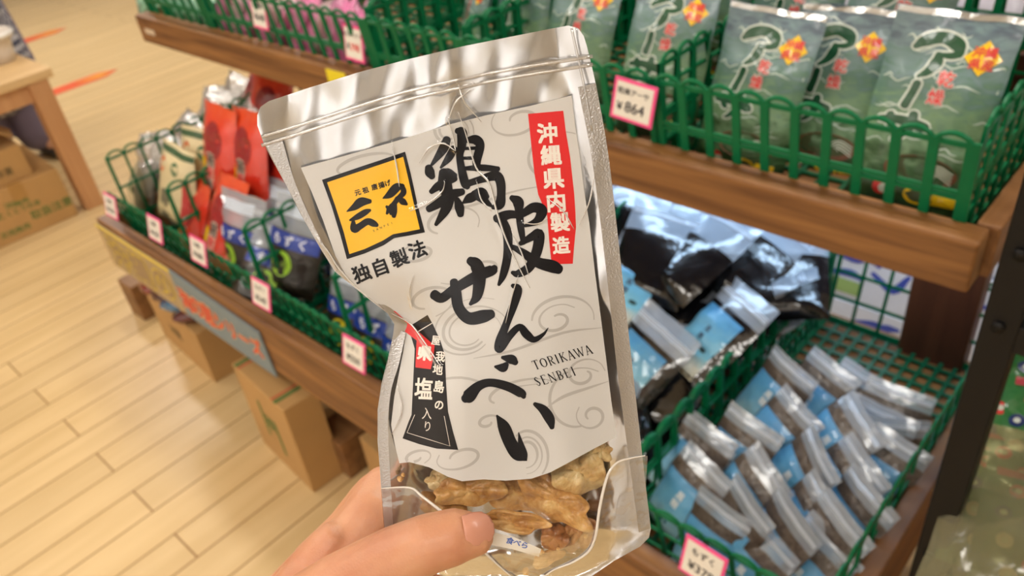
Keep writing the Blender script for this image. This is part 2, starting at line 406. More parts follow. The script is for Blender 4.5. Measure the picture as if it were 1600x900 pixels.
# pale yellow sticker on the upper rail
p_ = on_y(521, 98, UY)
MB().box((p_.x, UY - .001, UZ - .034), (.06, .002, .062), plain(236, 216, 40, rough=.5)).build('sticker', sh, org)
# worn white chip mark left on the rail's far end
MB().box((-2.08, UY - .0008, UZ - .035), (.05, .001, .014), plain(206, 186, 160, rough=.6)).build('scuff_mark', sh, org)
# foot blocks
for (x, y, hx, hz, lab) in ((-2.395, .66, .09, .13, 'brown wooden foot block at the far left end of the shelf'), (-1.335, .65, .10, .115, 'brown wooden block on the floor behind the striped carton')):
    o = MB().box((0, 0, hz / 2), (hx, .09, hz), wood('block_wood', rgb(112, 76, 44), rgb(150, 108, 66), 'X')).build('wooden_block', bevel=.004)
    o.location = (x, y, 0); tag(o, lab, 'wooden block')

# ------------------------------------------------------------------ baskets
def lattice(mb, o, ax, up, L, H, n, rows, bw=.011, th=.004, arch=.012, mat=None, mid=True):
    """plastic grid: posts along ax, rails along up, scalloped top"""
    mat = mat or M_GREEN
    o = Vector(o); ax = Vector(ax).normalized(); up = Vector(up); upn = up.normalized(); H = H
    nrm = ax.cross(upn)
    rot = Matrix((ax, nrm, upn)).transposed()
    def bx(c, s): mb.box(c, s, mat, rot)
    for i in range(n + 1):
        bx(o + ax * (L * i / n) + upn * (H / 2), (bw if 0 < i < n else bw * 1.3, th, H))
    for (z, hh) in rows:
        bx(o + ax * (L / 2) + upn * (z * H), (L, th * .8, hh))
    c = L / n
    for i in range(n):
        pts = []
        for k in range(7):
            t = k / 6; pts.append(o + ax * (c * (i + t)) + upn * (H - .004 + arch * math.sin(pi * t) ** .7))
        mb.tube(pts, th * .75, mat, 5)
def make_basket(name, label, x0, x1, y0, y1, z0, hf, hs, nf, ns, frows, srows, group, lean=.02, bw=.011, nb=None):
    t = thing(name, label, 'basket', (x0, y0, z0), group=group)
    Lx = x1 - x0; Ly = y1 - y0
    m = MB(); lattice(m, (0, 0, .003), (1, 0, 0), (0, -lean, hf), Lx, hf, nf, frows, bw); m.build('front_panel', t)
    m = MB(); lattice(m, (0, Ly, .003), (1, 0, 0), (0, lean, hs), Lx, hs, nb or nf, srows, bw); m.build('back_panel', t)
    m = MB(); lattice(m, (0, 0, .003), (0, 1, 0), (-.004, 0, hs), Ly, hs, ns, srows, bw); m.build('left_side', t)
    m = MB(); lattice(m, (Lx, 0, .003), (0, 1, 0), (.004, 0, hs), Ly, hs, ns, srows, bw); m.build('right_side', t)
    m = MB()
    for i in range(13): m.box((Lx * i / 12, Ly / 2, .002), (.007, Ly, .004), M_DKGREEN)
    for i in range(int(Ly / .03) + 1): m.box((Lx / 2, i * .03, .0025), (Lx, .007, .004), M_DKGREEN)
    m.build('bottom_grid', t)
    return t
UB = UZ - UH + .022
RW = [(.02, .012), (.5, .005), (.55, .005), (.97, .006)]
upper = [(-2.12, -1.83, 7, 'green basket of mint green packs at the far left of the upper tier'), (-1.81, -1.225, 15, 'green basket of pink packs on the upper tier'),
         (-1.21, -.975, 6, 'empty green basket on the upper tier between the pink and the seaweed packs'), (-.96, -.60, 9, 'green basket of seaweed packs in the middle of the upper tier'),
         (-.592, -.195, 10, 'green basket of seaweed packs at the right end of the upper tier')]
for (a, b, n, lab) in upper:
    make_basket('plastic_basket', lab, a, b, .892, 1.33, UB, .146, .16, n, 11, RW, RW + [(.28, .004), (.78, .004)], 'baskets on the upper tier')
LB = LZ - LH + .032
FR = [(.03, .010), (.36, .004), (.66, .004), (.97, .005)]
SR = [(.03, .01), (.33, .006), (.66, .006), (.97, .006)]
lower = [(-2.1, -1.79, 10, 'green basket of clear and cream packs at the left end of the lower tier'), (-1.78, -1.46, 10, 'green basket of red packs on the lower tier'),
         (-1.45, -1.15, 10, 'green basket of seaweed packs with green dots on the lower tier'), (-1.14, -.84, 10, 'green basket of seaweed packs with yellow dots on the lower tier'),
         (-.83, -.50, 9, 'green basket heaped with black packs on the lower tier'), (-.488, -.185, 8, 'green basket full of small blue packs at the right end of the lower tier')]
for k, (a, b, n, lab) in enumerate(lower):
    make_basket('plastic_basket', lab, a, b, .635, 1.325, LB, .178, .262 if k < 4 else .168, n, 15, FR, SR, 'baskets on the lower tier', lean=.035, bw=.006, nb=6)

# ------------------------------------------------------------------ price cards
def price_card(pos, wd, ht, lines, lab, rot=(0, 0, 0)):
    t = thing('price_card', lab, 'price card', pos, rot, 'pink price cards')
    MB().box((0, 0, 0), (wd, .0016, ht), M_PINK).build('pink_border', t)
    MB().box((0, -.0012, 0), (wd * .86, .0012, ht * .84), M_PAPER).build('white_face', t)
    mb = MB()
    for (s, dx, dz, sz, mt) in lines:
        vs, fs = glyphs(s, .015)
        mb.add([(dx * wd + x * sz * ht, -.0024, dz * ht + y * sz * ht) for x, y in vs], fs, mt)
    mb.build('handwriting', t)
def card_at(u, v, y, wd, ht, lines, lab, rot): price_card(on_y(u, v, y), wd, ht, lines, lab, rot)
card_at(990, 160, .855, .066, .058, [('乾燥アーサ', -.02, .22, .17, M_INK), ('¥', -.3, -.16, .28, M_INK), ('864', .06, -.14, .36, M_INK)], 'pink-edged price card reading 864 yen on the seaweed basket', (R(-8), R(7), R(4)))
card_at(553, 68, .875, .058, .066, [('はちみつアメ', 0, .24, .15, M_INK), ('¥', -.28, -.1, .26, M_INK), ('398', .08, -.1, .3, M_REDINK)], 'pink-edged price card with red figures beside the empty basket', (R(-8), R(1), R(-2)))
card_at(405, 20, .875, .058, .066, [('黒糖飴', 0, .24, .2, M_INK), ('¥648', .02, -.12, .3, M_INK)], 'pink-edged price card on the left of the pink packs', (R(-8), R(1), R(-2)))
LT = [(173, 322, 'leftmost pink-edged price card, at the corner of the lower tier', '¥550'), (242, 358, 'pink-edged price card in front of the cream packs', '¥430'), (310, 392, 'pale pink price card in front of the red packs', '¥380'),
      (408, 460, 'pink-edged price card in front of the packs with green dots', '¥540'), (553, 553, 'pink-edged price card in front of the packs with yellow dots', '¥550'), (1098, 882, 'pink-edged price card in front of the small blue packs', '¥378')]
for k, (u, v, lab, pr) in enumerate(LT):
    card_at(u, v, .578, .062, .062, [('もずく' if k in (3, 4, 5) else '沖縄', -.02, .22, .2, M_INK), (pr, 0, -.16, .3, M_INK)], lab, (R(-14), R(2), R(2 if k < 5 else -2)))

# long banner on the lower rail
ban = thing('banner_sign', 'long yellow and grey-blue banner with outlined lettering on the lower rail', 'sign', (-2.15, LY - .004, LZ - LH))
MB().add([(0, -.002, -.006), (.40, -.002, -.006), (.40, -.002, .128), (0, -.002, .128), (0, .002, -.006), (.40, .002, -.006), (.40, .002, .128), (0, .002, .128)],
         [(0, 1, 2, 3), (7, 6, 5, 4), (3, 2, 6, 7), (0, 3, 7, 4), (4, 5, 1, 0)], plain(176, 152, 112, rough=.6, vary=.1, vscale=30)).build('yellow_section', ban)
MB().add([(.40, -.002, -.006), (.785, -.002, -.012), (.775, -.002, .108), (.40, -.002, .128), (.40, .002, -.006), (.785, .002, -.012), (.775, .002, .108), (.40, .002, .128)],
         [(0, 1, 2, 3), (7, 6, 5, 4), (3, 2, 6, 7), (1, 5, 6, 2), (4, 5, 1, 0)], plain(122, 138, 146, rough=.6)).build('blue_section', ban)
mb = MB(); M_YEL = plain(222, 196, 52, rough=.6); M_OR = plain(214, 84, 60, rough=.6); M_CREAM = plain(226, 196, 140, rough=.6); M_BRN = plain(160, 134, 98, rough=.6)
def banner_text(s, cx, cz, sz, mt, om, sx=1.0):
    for (bold, mm, yy) in ((.085, om, -.0028), (.045, mt, -.0034)):
        vs, fs = glyphs(s, bold); mb.add([(cx + x * sz * sx, yy, cz + y * sz) for x, y in vs], fs, mm)
for i, ch in enumerate('沖縄の'): banner_text(ch, .085 + .12 * i, .058, .098, M_BRN, M_YEL, 1.1)
for i, ch in enumerate('海の恵シリーズ'): banner_text(ch, .435 + .051 * i, .054, .068 if i < 3 else .056, M_OR, M_CREAM, .85)
mb.box((.2, -.0026, .124), (.40, .001, .008), M_YEL)
mb.build('lettering', ban)

# ------------------------------------------------------------------ cartons and floor items
def carton(loc, sx, sy, sz, lab, rz=0, stripes=None, marks=(), group='cardboard cartons', tape=True):
    t = thing('cardboard_carton', lab, 'carton', loc, (0, 0, rz), group)
    MB().box((0, 0, sz / 2), (sx, sy, sz), M_CARD).build('body', t, bevel=.003)
    if tape == 'x': MB().box((0, 0, sz + .0006), (sx, .05, .001), M_CARDTAPE).box((sx / 2 + .0006, 0, sz - .03), (.001, .05, .06), M_CARDTAPE).build('packing_tape', t)
    elif tape == 'y': MB().box((0, 0, sz + .0006), (.05, sy, .001), M_CARDTAPE).box((0, -sy / 2 - .0006, sz - .03), (.05, .001, .06), M_CARDTAPE).build('packing_tape', t)
    if stripes:
        for (dx, wd, mt) in stripes:
            mb = MB()
            mb.box((dx, -sy / 2 - .0005, sz * .5), (wd * .7, .001, sz * .7), mt) if wd > .02 else None
            mb.box((dx, 0, sz + .0005), (wd, sy, .001), mt)
            mb.build('printed_stripe', t)
    if marks:
        mb = MB()
        for (s, face, a, b, size, mt) in marks:
            vs, fs = glyphs(s, .02)
            if face == '-y': mb.add([(a + x * size, -sy / 2 - .0008, b + y * size) for x, y in vs], fs, mt)
            else: mb.add([(sx / 2 + .0008, a + x * size, b + y * size) for x, y in vs], fs, mt)
        mb.build('printing', t)
    return t
M_CG = plain(96, 120, 60, rough=.8); M_CR = plain(196, 84, 54, rough=.8); M_CB = plain(110, 92, 56, rough=.8)
carton((-1.442, .578, 0), .245, .088, .268, 'narrow carton with red and green stripes standing under the lower rail', R(-5),
       [(-.106, .012, M_CG), (-.092, .005, M_CR), (.082, .012, M_CG), (.068, .005, M_CR)], [('茶', '-y', 0, .15, .05, M_CG), ('|', '-y', -.03, .15, .12, M_CG), ('|', '-y', .03, .12, .12, M_CG)], tape=False)
carton((-2.05, .68, 0), .34, .15, .175, 'carton under the shelf with glossy dark packs on its top', R(-4), None, [('沖縄', '-y', -.02, .09, .04, M_CB)])
carton((-1.16, .71, 0), .16, .16, .14, 'pale carton on the floor beside the wooden block', R(-6))
carton((-3.50, .66, 0), .40, .315, .205, 'lower carton of the stack under the table', R(-3), None, [('沖縄県', '+x', -.02, .14, .03, M_CG), ('こくとうの友', '+x', -.02, .112, .026, M_CG), ('取扱注意', '+x', .08, .07, .04, M_CG), ('◇', '+x', -.11, .12, .05, M_CG), ('天地無用', '+x', -.07, .04, .028, M_CG)], tape='x')
carton((-3.52, .58, .205), .36, .33, .125, 'upper carton of the stack under the table', R(-3), None, [('黒糖', '+x', -.04, .08, .03, M_CB), ('内容量', '+x', .06, .045, .032, M_CB)], tape='x')
# open flap carton above
t = thing('open_carton', 'dark brown open carton with a raised flap on top of the stack under the table', 'carton', (-3.55, .52, .33))
MB().box((0, 0, .05), (.3, .28, .1), plain(92, 66, 48, rough=.8)).build('body', t, bevel=.003)
MB().bar((.15, .14, .1), (.17, .22, .03), .10, .004, M_CARD).build('flap', t)
# glossy dark packs on the second carton
for i in range(4):
    p = on_y(246 + 20 * i, 478 + 12 * i, .628)
    m = MB()
    n1, n2 = 12, 8; vs = []; fs = []
    for a in range(n1 + 1):
        for b in range(n2):
            th = 2 * pi * b / n2; s = math.sin(pi * min(max(a / n1, .03), .97)) ** .5
            q = Vector((-.05 + .1 * a / n1, .03 * s * math.cos(th), .022 * s * math.sin(th) + .024)); q += noise.noise_vector(q * 60 + Vector((i * 9, 0, 0))) * .006
            vs.append(q)
    for a in range(n1):
        for b in range(n2): fs.append((a * n2 + b, a * n2 + (b + 1) % n2, (a + 1) * n2 + (b + 1) % n2, (a + 1) * n2 + b))
    m.add(vs, fs, plain(*[(120, 24, 20), (70, 10, 14), (60, 110, 150), (90, 10, 22)][i], rough=.15, coat=1, bump=.4, bscale=80))
    o = m.build('candy_pack', smooth=True); o.location = (p.x + .02, .628, .176); o.rotation_euler = (0, 0, R(-10 + 25 * i))
    tag(o, ['glossy red pack on the carton under the shelf, leftmost of four', 'glossy dark red pack on the carton under the shelf, second of four', 'glossy blue pack on the carton under the shelf', 'glossy wine red pack on the carton under the shelf, rightmost of four'][i], 'pack', 'glossy packs on the carton')

# ------------------------------------------------------------------ table with cup, person
tb = thing('wooden_table', 'pale wooden table with square legs at the left edge', 'table', (-3.28, .92, 0))
MB().box((-.24, -.6, .5475), (.48, 1.24, .035), M_TABLETOP).build('tabletop', tb, bevel=.004)
for (x, y) in ((-.04, -.04), (-.44, -.5), (-.04, -1.16), (-.44, -1.16)): MB().box((x, y, .265), (.07, .07, .53), M_TABLE).build('leg', tb, bevel=.003)
MB().box((-.04, -.6, .495), (.03, 1.05, .07), M_TABLE).build('apron', tb); MB().box((-.24, -.04, .495), (.33, .03, .07), M_TABLE).build('apron', tb)
cp = thing('paper_cup', 'white cup with a thick rim on the corner of the wooden table', 'cup', (on_z(6, 96, .565).x, on_z(6, 96, .565).y, .565)); cp.scale = (1.5, 1.5, 1.35)
m = MB(); prof = [(.030, 0), (.034, .03), (.038, .062), (.046, .064), (.047, .084), (.040, .086), (.036, .08), (.03, .006)]
vs = [(r * math.cos(2 * pi * k / 24), r * math.sin(2 * pi * k / 24), z) for r, z in prof for k in range(24)]
fs = [(i * 24 + k, i * 24 + (k + 1) % 24, (i + 1) * 24 + (k + 1) % 24, (i + 1) * 24 + k) for i in range(len(prof) - 1) for k in range(24)]
fs += [tuple(range(23, -1, -1)), tuple(7 * 24 + k for k in range(24))]
m.add(vs, fs, plain(228, 220, 212, rough=.35)); m.build('cup_body', cp, smooth=True)
m = MB(); m.tube([(.045 * math.cos(t), .045 * math.sin(t), .075) for t in np.linspace(0, 2 * pi, 25)], .0065, M_WHITE, 8, False); m.build('rim', cp, smooth=True)
o = MB().box((0, 0, .05), (.14, .10, .10), plain(60, 48, 40, rough=.6)).build('tray_box', bevel=.004); o.location = (-3.50, .70, .565); tag(o, 'dark brown box on the table below the white cup', 'box')

def skin_body(name, nodes, edges, mat, parent=None, voxel=.012, smooth=6):
    """nodes {key: (pos, radius)}; tapered limbs merged into one continuous surface"""
    mb = MB()
    for a, b in edges:
        (pa, ra), (pb, rb) = nodes[a], nodes[b]; pa = Vector(pa); pb = Vector(pb); n = 7
        d = (pb - pa); L = d.length; dn = d.normalized()
        pts = [pa - dn * ra * .9, pa - dn * ra * .6]; rs = [ra * .35, ra * .8]
        for k in range(n + 1):
            t = k / n; pts.append(pa.lerp(pb, t)); rs.append(ra + (rb - ra) * t)
        pts += [pb + dn * rb * .6, pb + dn * rb * .9]; rs += [rb * .8, rb * .35]
        mb.tube(pts, rs, mat, 14)
    o = mb.build(name, parent, smooth=True)
    r = o.modifiers.new('remesh', 'REMESH'); r.mode = 'VOXEL'; r.voxel_size = voxel; r.use_smooth_shade = True
    s = o.modifiers.new('smooth', 'SMOOTH'); s.iterations = smooth; s.factor = .5
    return o
def gingham():
    m, nt, N, L, p = new_mat('gingham_cloth')
    tc = N.new('ShaderNodeTexCoord'); ck = N.new('ShaderNodeTexChecker'); ck.inputs['Scale'].default_value = 48
    ck.inputs['Color1'].default_value = rgb(60, 66, 92); ck.inputs['Color2'].default_value = rgb(190, 192, 204)
    L.new(tc.outputs['Object'], ck.inputs['Vector']); L.new(ck.outputs[0], p.inputs['Base Color']); p.inputs['Roughness'].default_value = .9
    return m
M_SKIN_FAR = plain(214, 164, 132, rough=.5)
PX, PY = -4.05, .90
pe = thing('person', 'person in a blue gingham shirt and lavender grey trousers standing behind the table', 'person', (PX, PY, 0), (0, 0, 0))
skin_body('body', {'hip': ((0, 0, .86), .13), 'chest': ((0, 0, 1.22), .14), 'neck': ((.01, 0, 1.40), .055), 'head0': ((.02, 0, 1.50), .085), 'head1': ((.02, 0, 1.56), .09),
    'hl': ((0, .09, .84), .085), 'kl': ((.01, .10, .46), .062), 'al': ((-.01, .10, .09), .042), 'tl': ((.14, .12, .035), .035),
    'hr': ((0, -.09, .84), .085), 'kr': ((.01, -.10, .46), .062), 'ar': ((-.01, -.10, .09), .042), 'tr': ((.14, -.12, .035), .035),
    'sl': ((0, .17, 1.32), .06), 'el': ((.02, .21, 1.05), .045), 'wl': ((.15, .19, .86), .03), 'ml': ((.22, .18, .82), .035),
    'sr': ((0, -.17, 1.32), .06), 'er': ((.02, -.21, 1.05), .045), 'wr': ((.15, -.19, .86), .03), 'mr': ((.22, -.18, .82), .035), 'nose': ((.125, 0, 1.525), .014)},
    [('hip', 'chest'), ('chest', 'neck'), ('neck', 'head0'), ('head0', 'head1'), ('hl', 'kl'), ('kl', 'al'), ('al', 'tl'), ('hr', 'kr'), ('kr', 'ar'), ('ar', 'tr'), ('hip', 'hl'), ('hip', 'hr'),
     ('sl', 'el'), ('el', 'wl'), ('wl', 'ml'), ('sr', 'er'), ('er', 'wr'), ('wr', 'mr'), ('chest', 'sl'), ('chest', 'sr'), ('head0', 'nose')], M_SKIN_FAR, pe)
skin_body('hair', {'a': ((-.01, 0, 1.60), .088), 'b': ((-.05, 0, 1.52), .08), 'c': ((-.05, .03, 1.46), .06), 'd': ((-.05, -.03, 1.46), .06)}, [('a', 'b'), ('b', 'c'), ('b', 'd')], plain(30, 26, 26, rough=.5), pe)
skin_body('shirt', {'hem': ((0, 0, .42), .205), 'hip': ((0, 0, .8), .175), 'chest': ((0, 0, 1.22), .152), 'nk': ((0, 0, 1.34), .07), 'sl': ((0, .17, 1.32), .07), 'el': ((.02, .21, 1.05), .057), 'sr': ((0, -.17, 1.32), .07), 'er': ((.02, -.21, 1.05), .057)},
    [('hem', 'hip'), ('hip', 'chest'), ('chest', 'nk'), ('chest', 'sl'), ('sl', 'el'), ('chest', 'sr'), ('sr', 'er')], gingham(), pe)
skin_body('trousers', {'hip': ((0, 0, .84), .145), 'hl': ((0, .08, .8), .1), 'kl': ((.01, .10, .42), .11), 'al': ((0, .10, .12), .105), 'hr': ((0, -.08, .8), .1), 'kr': ((.01, -.09, .46), .085), 'ar': ((0, -.10, .10), .075)},
    [('hip', 'hl'), ('hip', 'hr'), ('hl', 'kl'), ('kl', 'al'), ('hr', 'kr'), ('kr', 'ar')], plain(128, 122, 150, rough=.9), pe)
for s in (1, -1):
    skin_body('shoe', {'a': ((-.03, .10 * s, .04), .045), 'b': ((.14, .12 * s, .035), .04)}, [('a', 'b')], plain(50, 48, 56, rough=.6), pe)

# ------------------------------------------------------------------ black rack on the right
RY = .70
rk = thing('metal_rack', 'black steel rack with wooden shelves at the right edge', 'rack', (-.1, RY, 0))
ro = (-.1, RY, 0)
for (x, y) in ((-.1, RY), (.72, RY), (-.1, RY + .42), (.72, RY + .42)):
    m = MB().box((x, y + .015, .9), (.031, .031, 1.8), M_BLACK)
    pst = m.build('post', rk, ro, bevel=.002)
    if x < 0 and y == RY:
        for z in (1.02, .94, .60): MB().tube([(x - .001, y + .001, z), (x - .001, y - .004, z)], .006, M_BLACK, 10).build('bolt', pst, ro, smooth=True)
for z in (.945, .61, .25):
    MB().box((.31, RY + .01, z - .015), (.79, .02, .03), M_BLACK).build('shelf_beam', rk, ro, bevel=.001)
    MB().box((.31, RY + .44, z - .015), (.79, .02, .03), M_BLACK).build('shelf_beam', rk, ro)
    MB().box((-.1, RY + .22, z - .015), (.02, .40, .03), M_BLACK).build('shelf_beam', rk, ro)
    m = MB()
    for k in range(5): m.box((-.085 + .079 + k * .158, RY + .225, z - .006), (.156, .405, .012), M_RACKBOARD)
    m.build('shelf_board', rk, ro)

# ------------------------------------------------------------------ packs
class Pouch:
    """a sealed pack: flat at its edges, swollen in between; stands on z = 0, front towards -y"""
    def __init__(s, wd, ht, th, seed=0, crinkle=.003, top=.25, nx=14, nz=20, fs=30, waist=0.0):
        s.w, s.h, s.th, s.seed, s.cr, s.top, s.nx, s.nz, s.fs, s.waist = wd, ht, th, seed, crinkle, top, nx, nz, fs, waist
    def bulge(s, a, t):
        e = max(0, math.sin(pi * min(max(a, 0), 1))) ** .55
        pt = min(1, max(0, t) / .10) ** .6 * min(1, max(0, (1 - t)) / (s.top + 1e-6)) ** .9
        return s.th / 2 * e * pt
    def n(s, a, t, k):
        q = Vector((a * s.w * s.fs + s.seed * 7.3, t * s.h * s.fs, k * 11.1 + s.seed))
        edge = min(1, 8 * a, 8 * (1 - a), 10 * t + .25)
        return noise.noise(q) * s.cr * max(0, edge) + noise.noise(q * 2.7) * s.cr * .35 * max(0, edge)
    def xz(s, a, t):
        wv = noise.noise(Vector((t * 5, s.seed * 3.1, 0))) * .02 * s.w
        return (a - .5) * s.w * (1 - s.waist * math.sin(pi * t)) + wv, t * s.h + noise.noise(Vector((a * 4, s.seed * 5.7, 3))) * .015 * s.h * (t > .5) * (t - .5) * 2
    def bend(s, a, t): return noise.noise(Vector((s.seed * 2.3, t * 1.6, a * 1.2))) * .12 * s.w * t
    def front(s, a, t, off=0):
        x, z = s.xz(a, t); return (x, s.bend(a, t) - s.bulge(a, t) + s.n(a, t, 0) - off, z)
    def back(s, a, t, off=0):
        x, z = s.xz(a, t); return (x, s.bend(a, t) + s.bulge(a, t) + .0004 + s.n(a, t, 1) * min(1, s.bulge(a, t) / .002), z)
    def body(s, name, parent, zones):
        """zones: list of (upper t limit, material)"""
        mb = MB(); nx, nz = s.nx, s.nz
        ts = [i / nz for i in range(nz + 1)]
        for side in (0, 1):
            g = [[(s.front if side == 0 else s.back)(i / nx, t) for i in range(nx + 1)] for t in ts]
            vs = [p for row in g for p in row]
            by = {}
            for j in range(nz):
                tm = (ts[j] + ts[j + 1]) / 2; mt = next(m for lim, m in zones if tm <= lim)
                for i in range(nx):
                    a = j * (nx + 1) + i; q = (a, a + 1, a + nx + 2, a + nx + 1)
                    by.setdefault(mt, []).append(q if side == 0 else q[::-1])
            o = len(mb.v); mb.v += vs
            for mt, fs in by.items():
                k = mb.mat(mt); mb.f += [tuple(i + o for i in f) for f in fs]; mb.mi += [k] * len(fs)
        return mb.build(name, parent, smooth=True)
    def shape(s, mb, vs, fs, mat, off, L=None):
        """printed flat shape: x in widths (0..1), y down in heights scaled by the width, laid on the front"""
        vs, fs = subdiv2d(vs, fs, L or .09)
        asp = s.h / s.w
        mb.add([s.front(x, 1 - y / asp, off) for x, y in vs], fs, mat)
def txt(p, mb, ch, cx, cy, sz, mat, off, bold=.02, sx=1, shear=0):
    vs, fs = glyphs(ch, bold); p.shape(mb, [(cx + x * sz * sx + shear * y, cy - y * sz) for x, y in vs], fs, mat, off)
def disc(cx, cy, r, n=16, ry=None):
    ry = ry or r
    return [(cx + r * math.cos(2 * pi * k / n), cy + ry * math.sin(2 * pi * k / n)) for k in range(n)], [tuple(range(n))]
def rect(x0, y0, x1, y1): return [(x0, y0), (x1, y0), (x1, y1), (x0, y1)], [(0, 1, 2, 3)]
def place(o, c, hgt, yaw=0, lean=0, roll=0):
    e = Euler((-R(lean), R(roll), R(yaw)), 'XYZ'); o.rotation_euler = e
    o.location = Vector(c) - e.to_matrix() @ Vector((0, 0, hgt / 2))

# --- seaweed packs (upper tier)
M_ASA = [ramp_mat('seaweed_pack_print_%d' % i, [(0, rgb(40, 60, 38)), (.22, rgb(56, 92, 52)), (.42, rgb(118, 152, 116)), (.6, rgb(92, 128, 114)), (.8, rgb(116, 142, 148)), (1, rgb(84, 100, 116))], 2, .235, 34, .34, .38, .22, .35, 40, (1, 1, 2.2)) for i in range(1)][0]
M_LET = plain(22, 78, 50, rough=.35, coat=.5); M_OUT = plain(214, 224, 216, rough=.35, coat=.5); M_RED = plain(222, 56, 58, rough=.35, coat=.5)
M_YEL2 = plain(246, 200, 20, rough=.35, coat=.5); M_BOWL = plain(120, 74, 50, rough=.4); M_BOWLIN = plain(66, 76, 40, rough=.5); M_NOOD = plain(206, 210, 196, rough=.5)
M_SILVER = plain(198, 200, 200, rough=.22, metal=.9, bump=.5, bscale=50)
A_ST = [[(.24, .33, .05), (.31, .27, .11), (.44, .235, .10), (.56, .275, .11), (.60, .34, .07)], [(.605, .345, .06), (.53, .372, .055), (.44, .372, .03)], [(.44, .37, .05), (.445, .44, .10), (.40, .52, .075), (.33, .575, .03)]]
BAR_ST = [[(.345, .63, .07), (.335, .71, .07), (.305, .83, .075)]]
SA_ST = [[(.13, .97, .05), (.30, .955, .08), (.50, .985, .09), (.54, 1.0, .05)], [(.21, .92, .07), (.235, 1.0, .07), (.27, 1.03, .04)], [(.40, .89, .08), (.40, 1.0, .08), (.33, 1.10, .05), (.28, 1.13, .02)]]
def asa_pack(seed):
    p = Pouch(.135, .235, .042, seed, .0035, .35, 18, 28, 26)
    t = thing('seaweed_pack', 'pack', 'pack')
    p.body('bag', t, [(2, M_ASA)])
    mb = MB()
    for k in range(26):                                             # pale wave lines printed across the pack
        x = random.random(); y = random.uniform(.12, 1.2); l = random.uniform(.08, .3)
        pts = [(x + l * j / 4, y + .02 * math.sin(j * 1.6 + k) + .012 * random.random(), .012 if 0 < j < 4 else .002) for j in range(5)]
        pts = [(min(.96, q[0]), q[1], q[2]) for q in pts]
        vs, fs = stroke(pts, 3); p.shape(mb, vs, fs, plain(196, 212, 204, rough=.35, coat=.5), .0006)
    vs, fs = disc(.58, 1.36, .30, 24, .14); p.shape(mb, vs, fs, M_BOWL, .0007)
    vs, fs = disc(.58, 1.34, .26, 24, .11); p.shape(mb, vs, fs, M_BOWLIN, .0010)
    for k in range(4):
        vs, fs = stroke([(.62 + .03 * k, 1.32 + .02 * k, .012), (.72, 1.28 + .025 * k, .014), (.84, 1.33 + .03 * k, .012)], 4); p.shape(mb, vs, fs, M_NOOD, .0013)
    vs, fs = disc(.62, 1.56, .12, 20, .08); p.shape(mb, vs, fs, M_YEL2, .0008); vs, fs = disc(.62, 1.56, .085, 20, .055); p.shape(mb, vs, fs, M_BOWLIN, .0012)
    vs, fs = disc(.30, 1.55, .07); p.shape(mb, vs, fs, M_RED, .0008)
    vs, fs = disc(.33, 1.56, .045); p.shape(mb, vs, fs, M_OUT, .0012)
    vs, fs = rect(.74, 1.5, .92, 1.62); p.shape(mb, vs, fs, M_YEL2, .0008)
    for st in A_ST + BAR_ST + SA_ST:
        vs, fs = stroke(st, 5, .018); p.shape(mb, vs, fs, M_OUT, .0010)
    for st in A_ST + BAR_ST + SA_ST:
        vs, fs = stroke(st, 5); p.shape(mb, vs, fs, M_LET, .0014)
    for ch, cx, cy in (('乾', .56, .56), ('燥', .53, .72)):
        txt(p, mb, ch, cx, cy, .14, M_OUT, .0010, .07); txt(p, mb, ch, cx, cy, .14, M_RED, .0015, .025)
    c = (.78, .36); r = .145
    p.shape(mb, [(c[0], c[1] - r), (c[0] + r, c[1]), (c[0], c[1] + r), (c[0] - r, c[1])], [(0, 1, 2, 3)], M_YEL2, .0012)
    for i, ch in enumerate('沖縄県産'): txt(p, mb, ch, c[0] - .048 + .096 * (i % 2), c[1] - .05 + .1 * (i // 2), .095, M_RED, .0017, .03)
    mb.build('printed_design', t)
    m = MB(); m.add([p.front(a, tt, .0006) for tt in (.965, .995) for a in np.linspace(.01, .99, 15)], [(i, i + 1, i + 16, i + 15) for i in range(14)], M_SILVER); m.build('top_seal', t)
    return t
asaA = asa_pack(1); asaB = asa_pack(4)
# (centre px, py, y, yaw, lean, roll, label)
AS = [(1452, 178, .965, 6, 22, 2, 'green seaweed pack at the right end of the upper tier, the front one'), (1302, 150, 1.05, 3, 18, -1, 'green seaweed pack half hidden behind the rightmost pack of the upper tier'),
      (1180, 150, .985, 2, 20, 3, 'green seaweed pack second from the right in the front row of the upper tier'), (1042, 92, 1.0, 4, 22, 0, 'green seaweed pack standing above the 864 yen card'),
      (905, 62, 1.03, 2, 20, 2, 'green seaweed pack just behind the right top corner of the silver bag'), (818, 40, 1.05, -6, 16, -4, 'green seaweed pack tilted behind the top of the silver bag'),
      (742, 40, 1.04, -30, 14, 4, 'leftmost green seaweed pack, turned sideways beside the empty basket'),
      (1395, 60, 1.12, 4, 14, 1, 'grey green seaweed pack at the back of the right upper basket'), (1240, 40, 1.13, 3, 14, 0, 'grey green seaweed pack at the back behind the second front pack'),
      (1110, 20, 1.14, 3, 12, 0, 'grey green seaweed pack at the back behind the 864 yen card pack')]
for i, (u, v, y, yaw, lean, roll, lab) in enumerate(AS):
    o = [asaA, asaB][i] if i < 2 else copy_tree([asaA, asaB][i % 2])
    place(o, on_y(u, v, y), .235, yaw, lean, roll); tag(o, lab, 'pack', 'green seaweed packs')

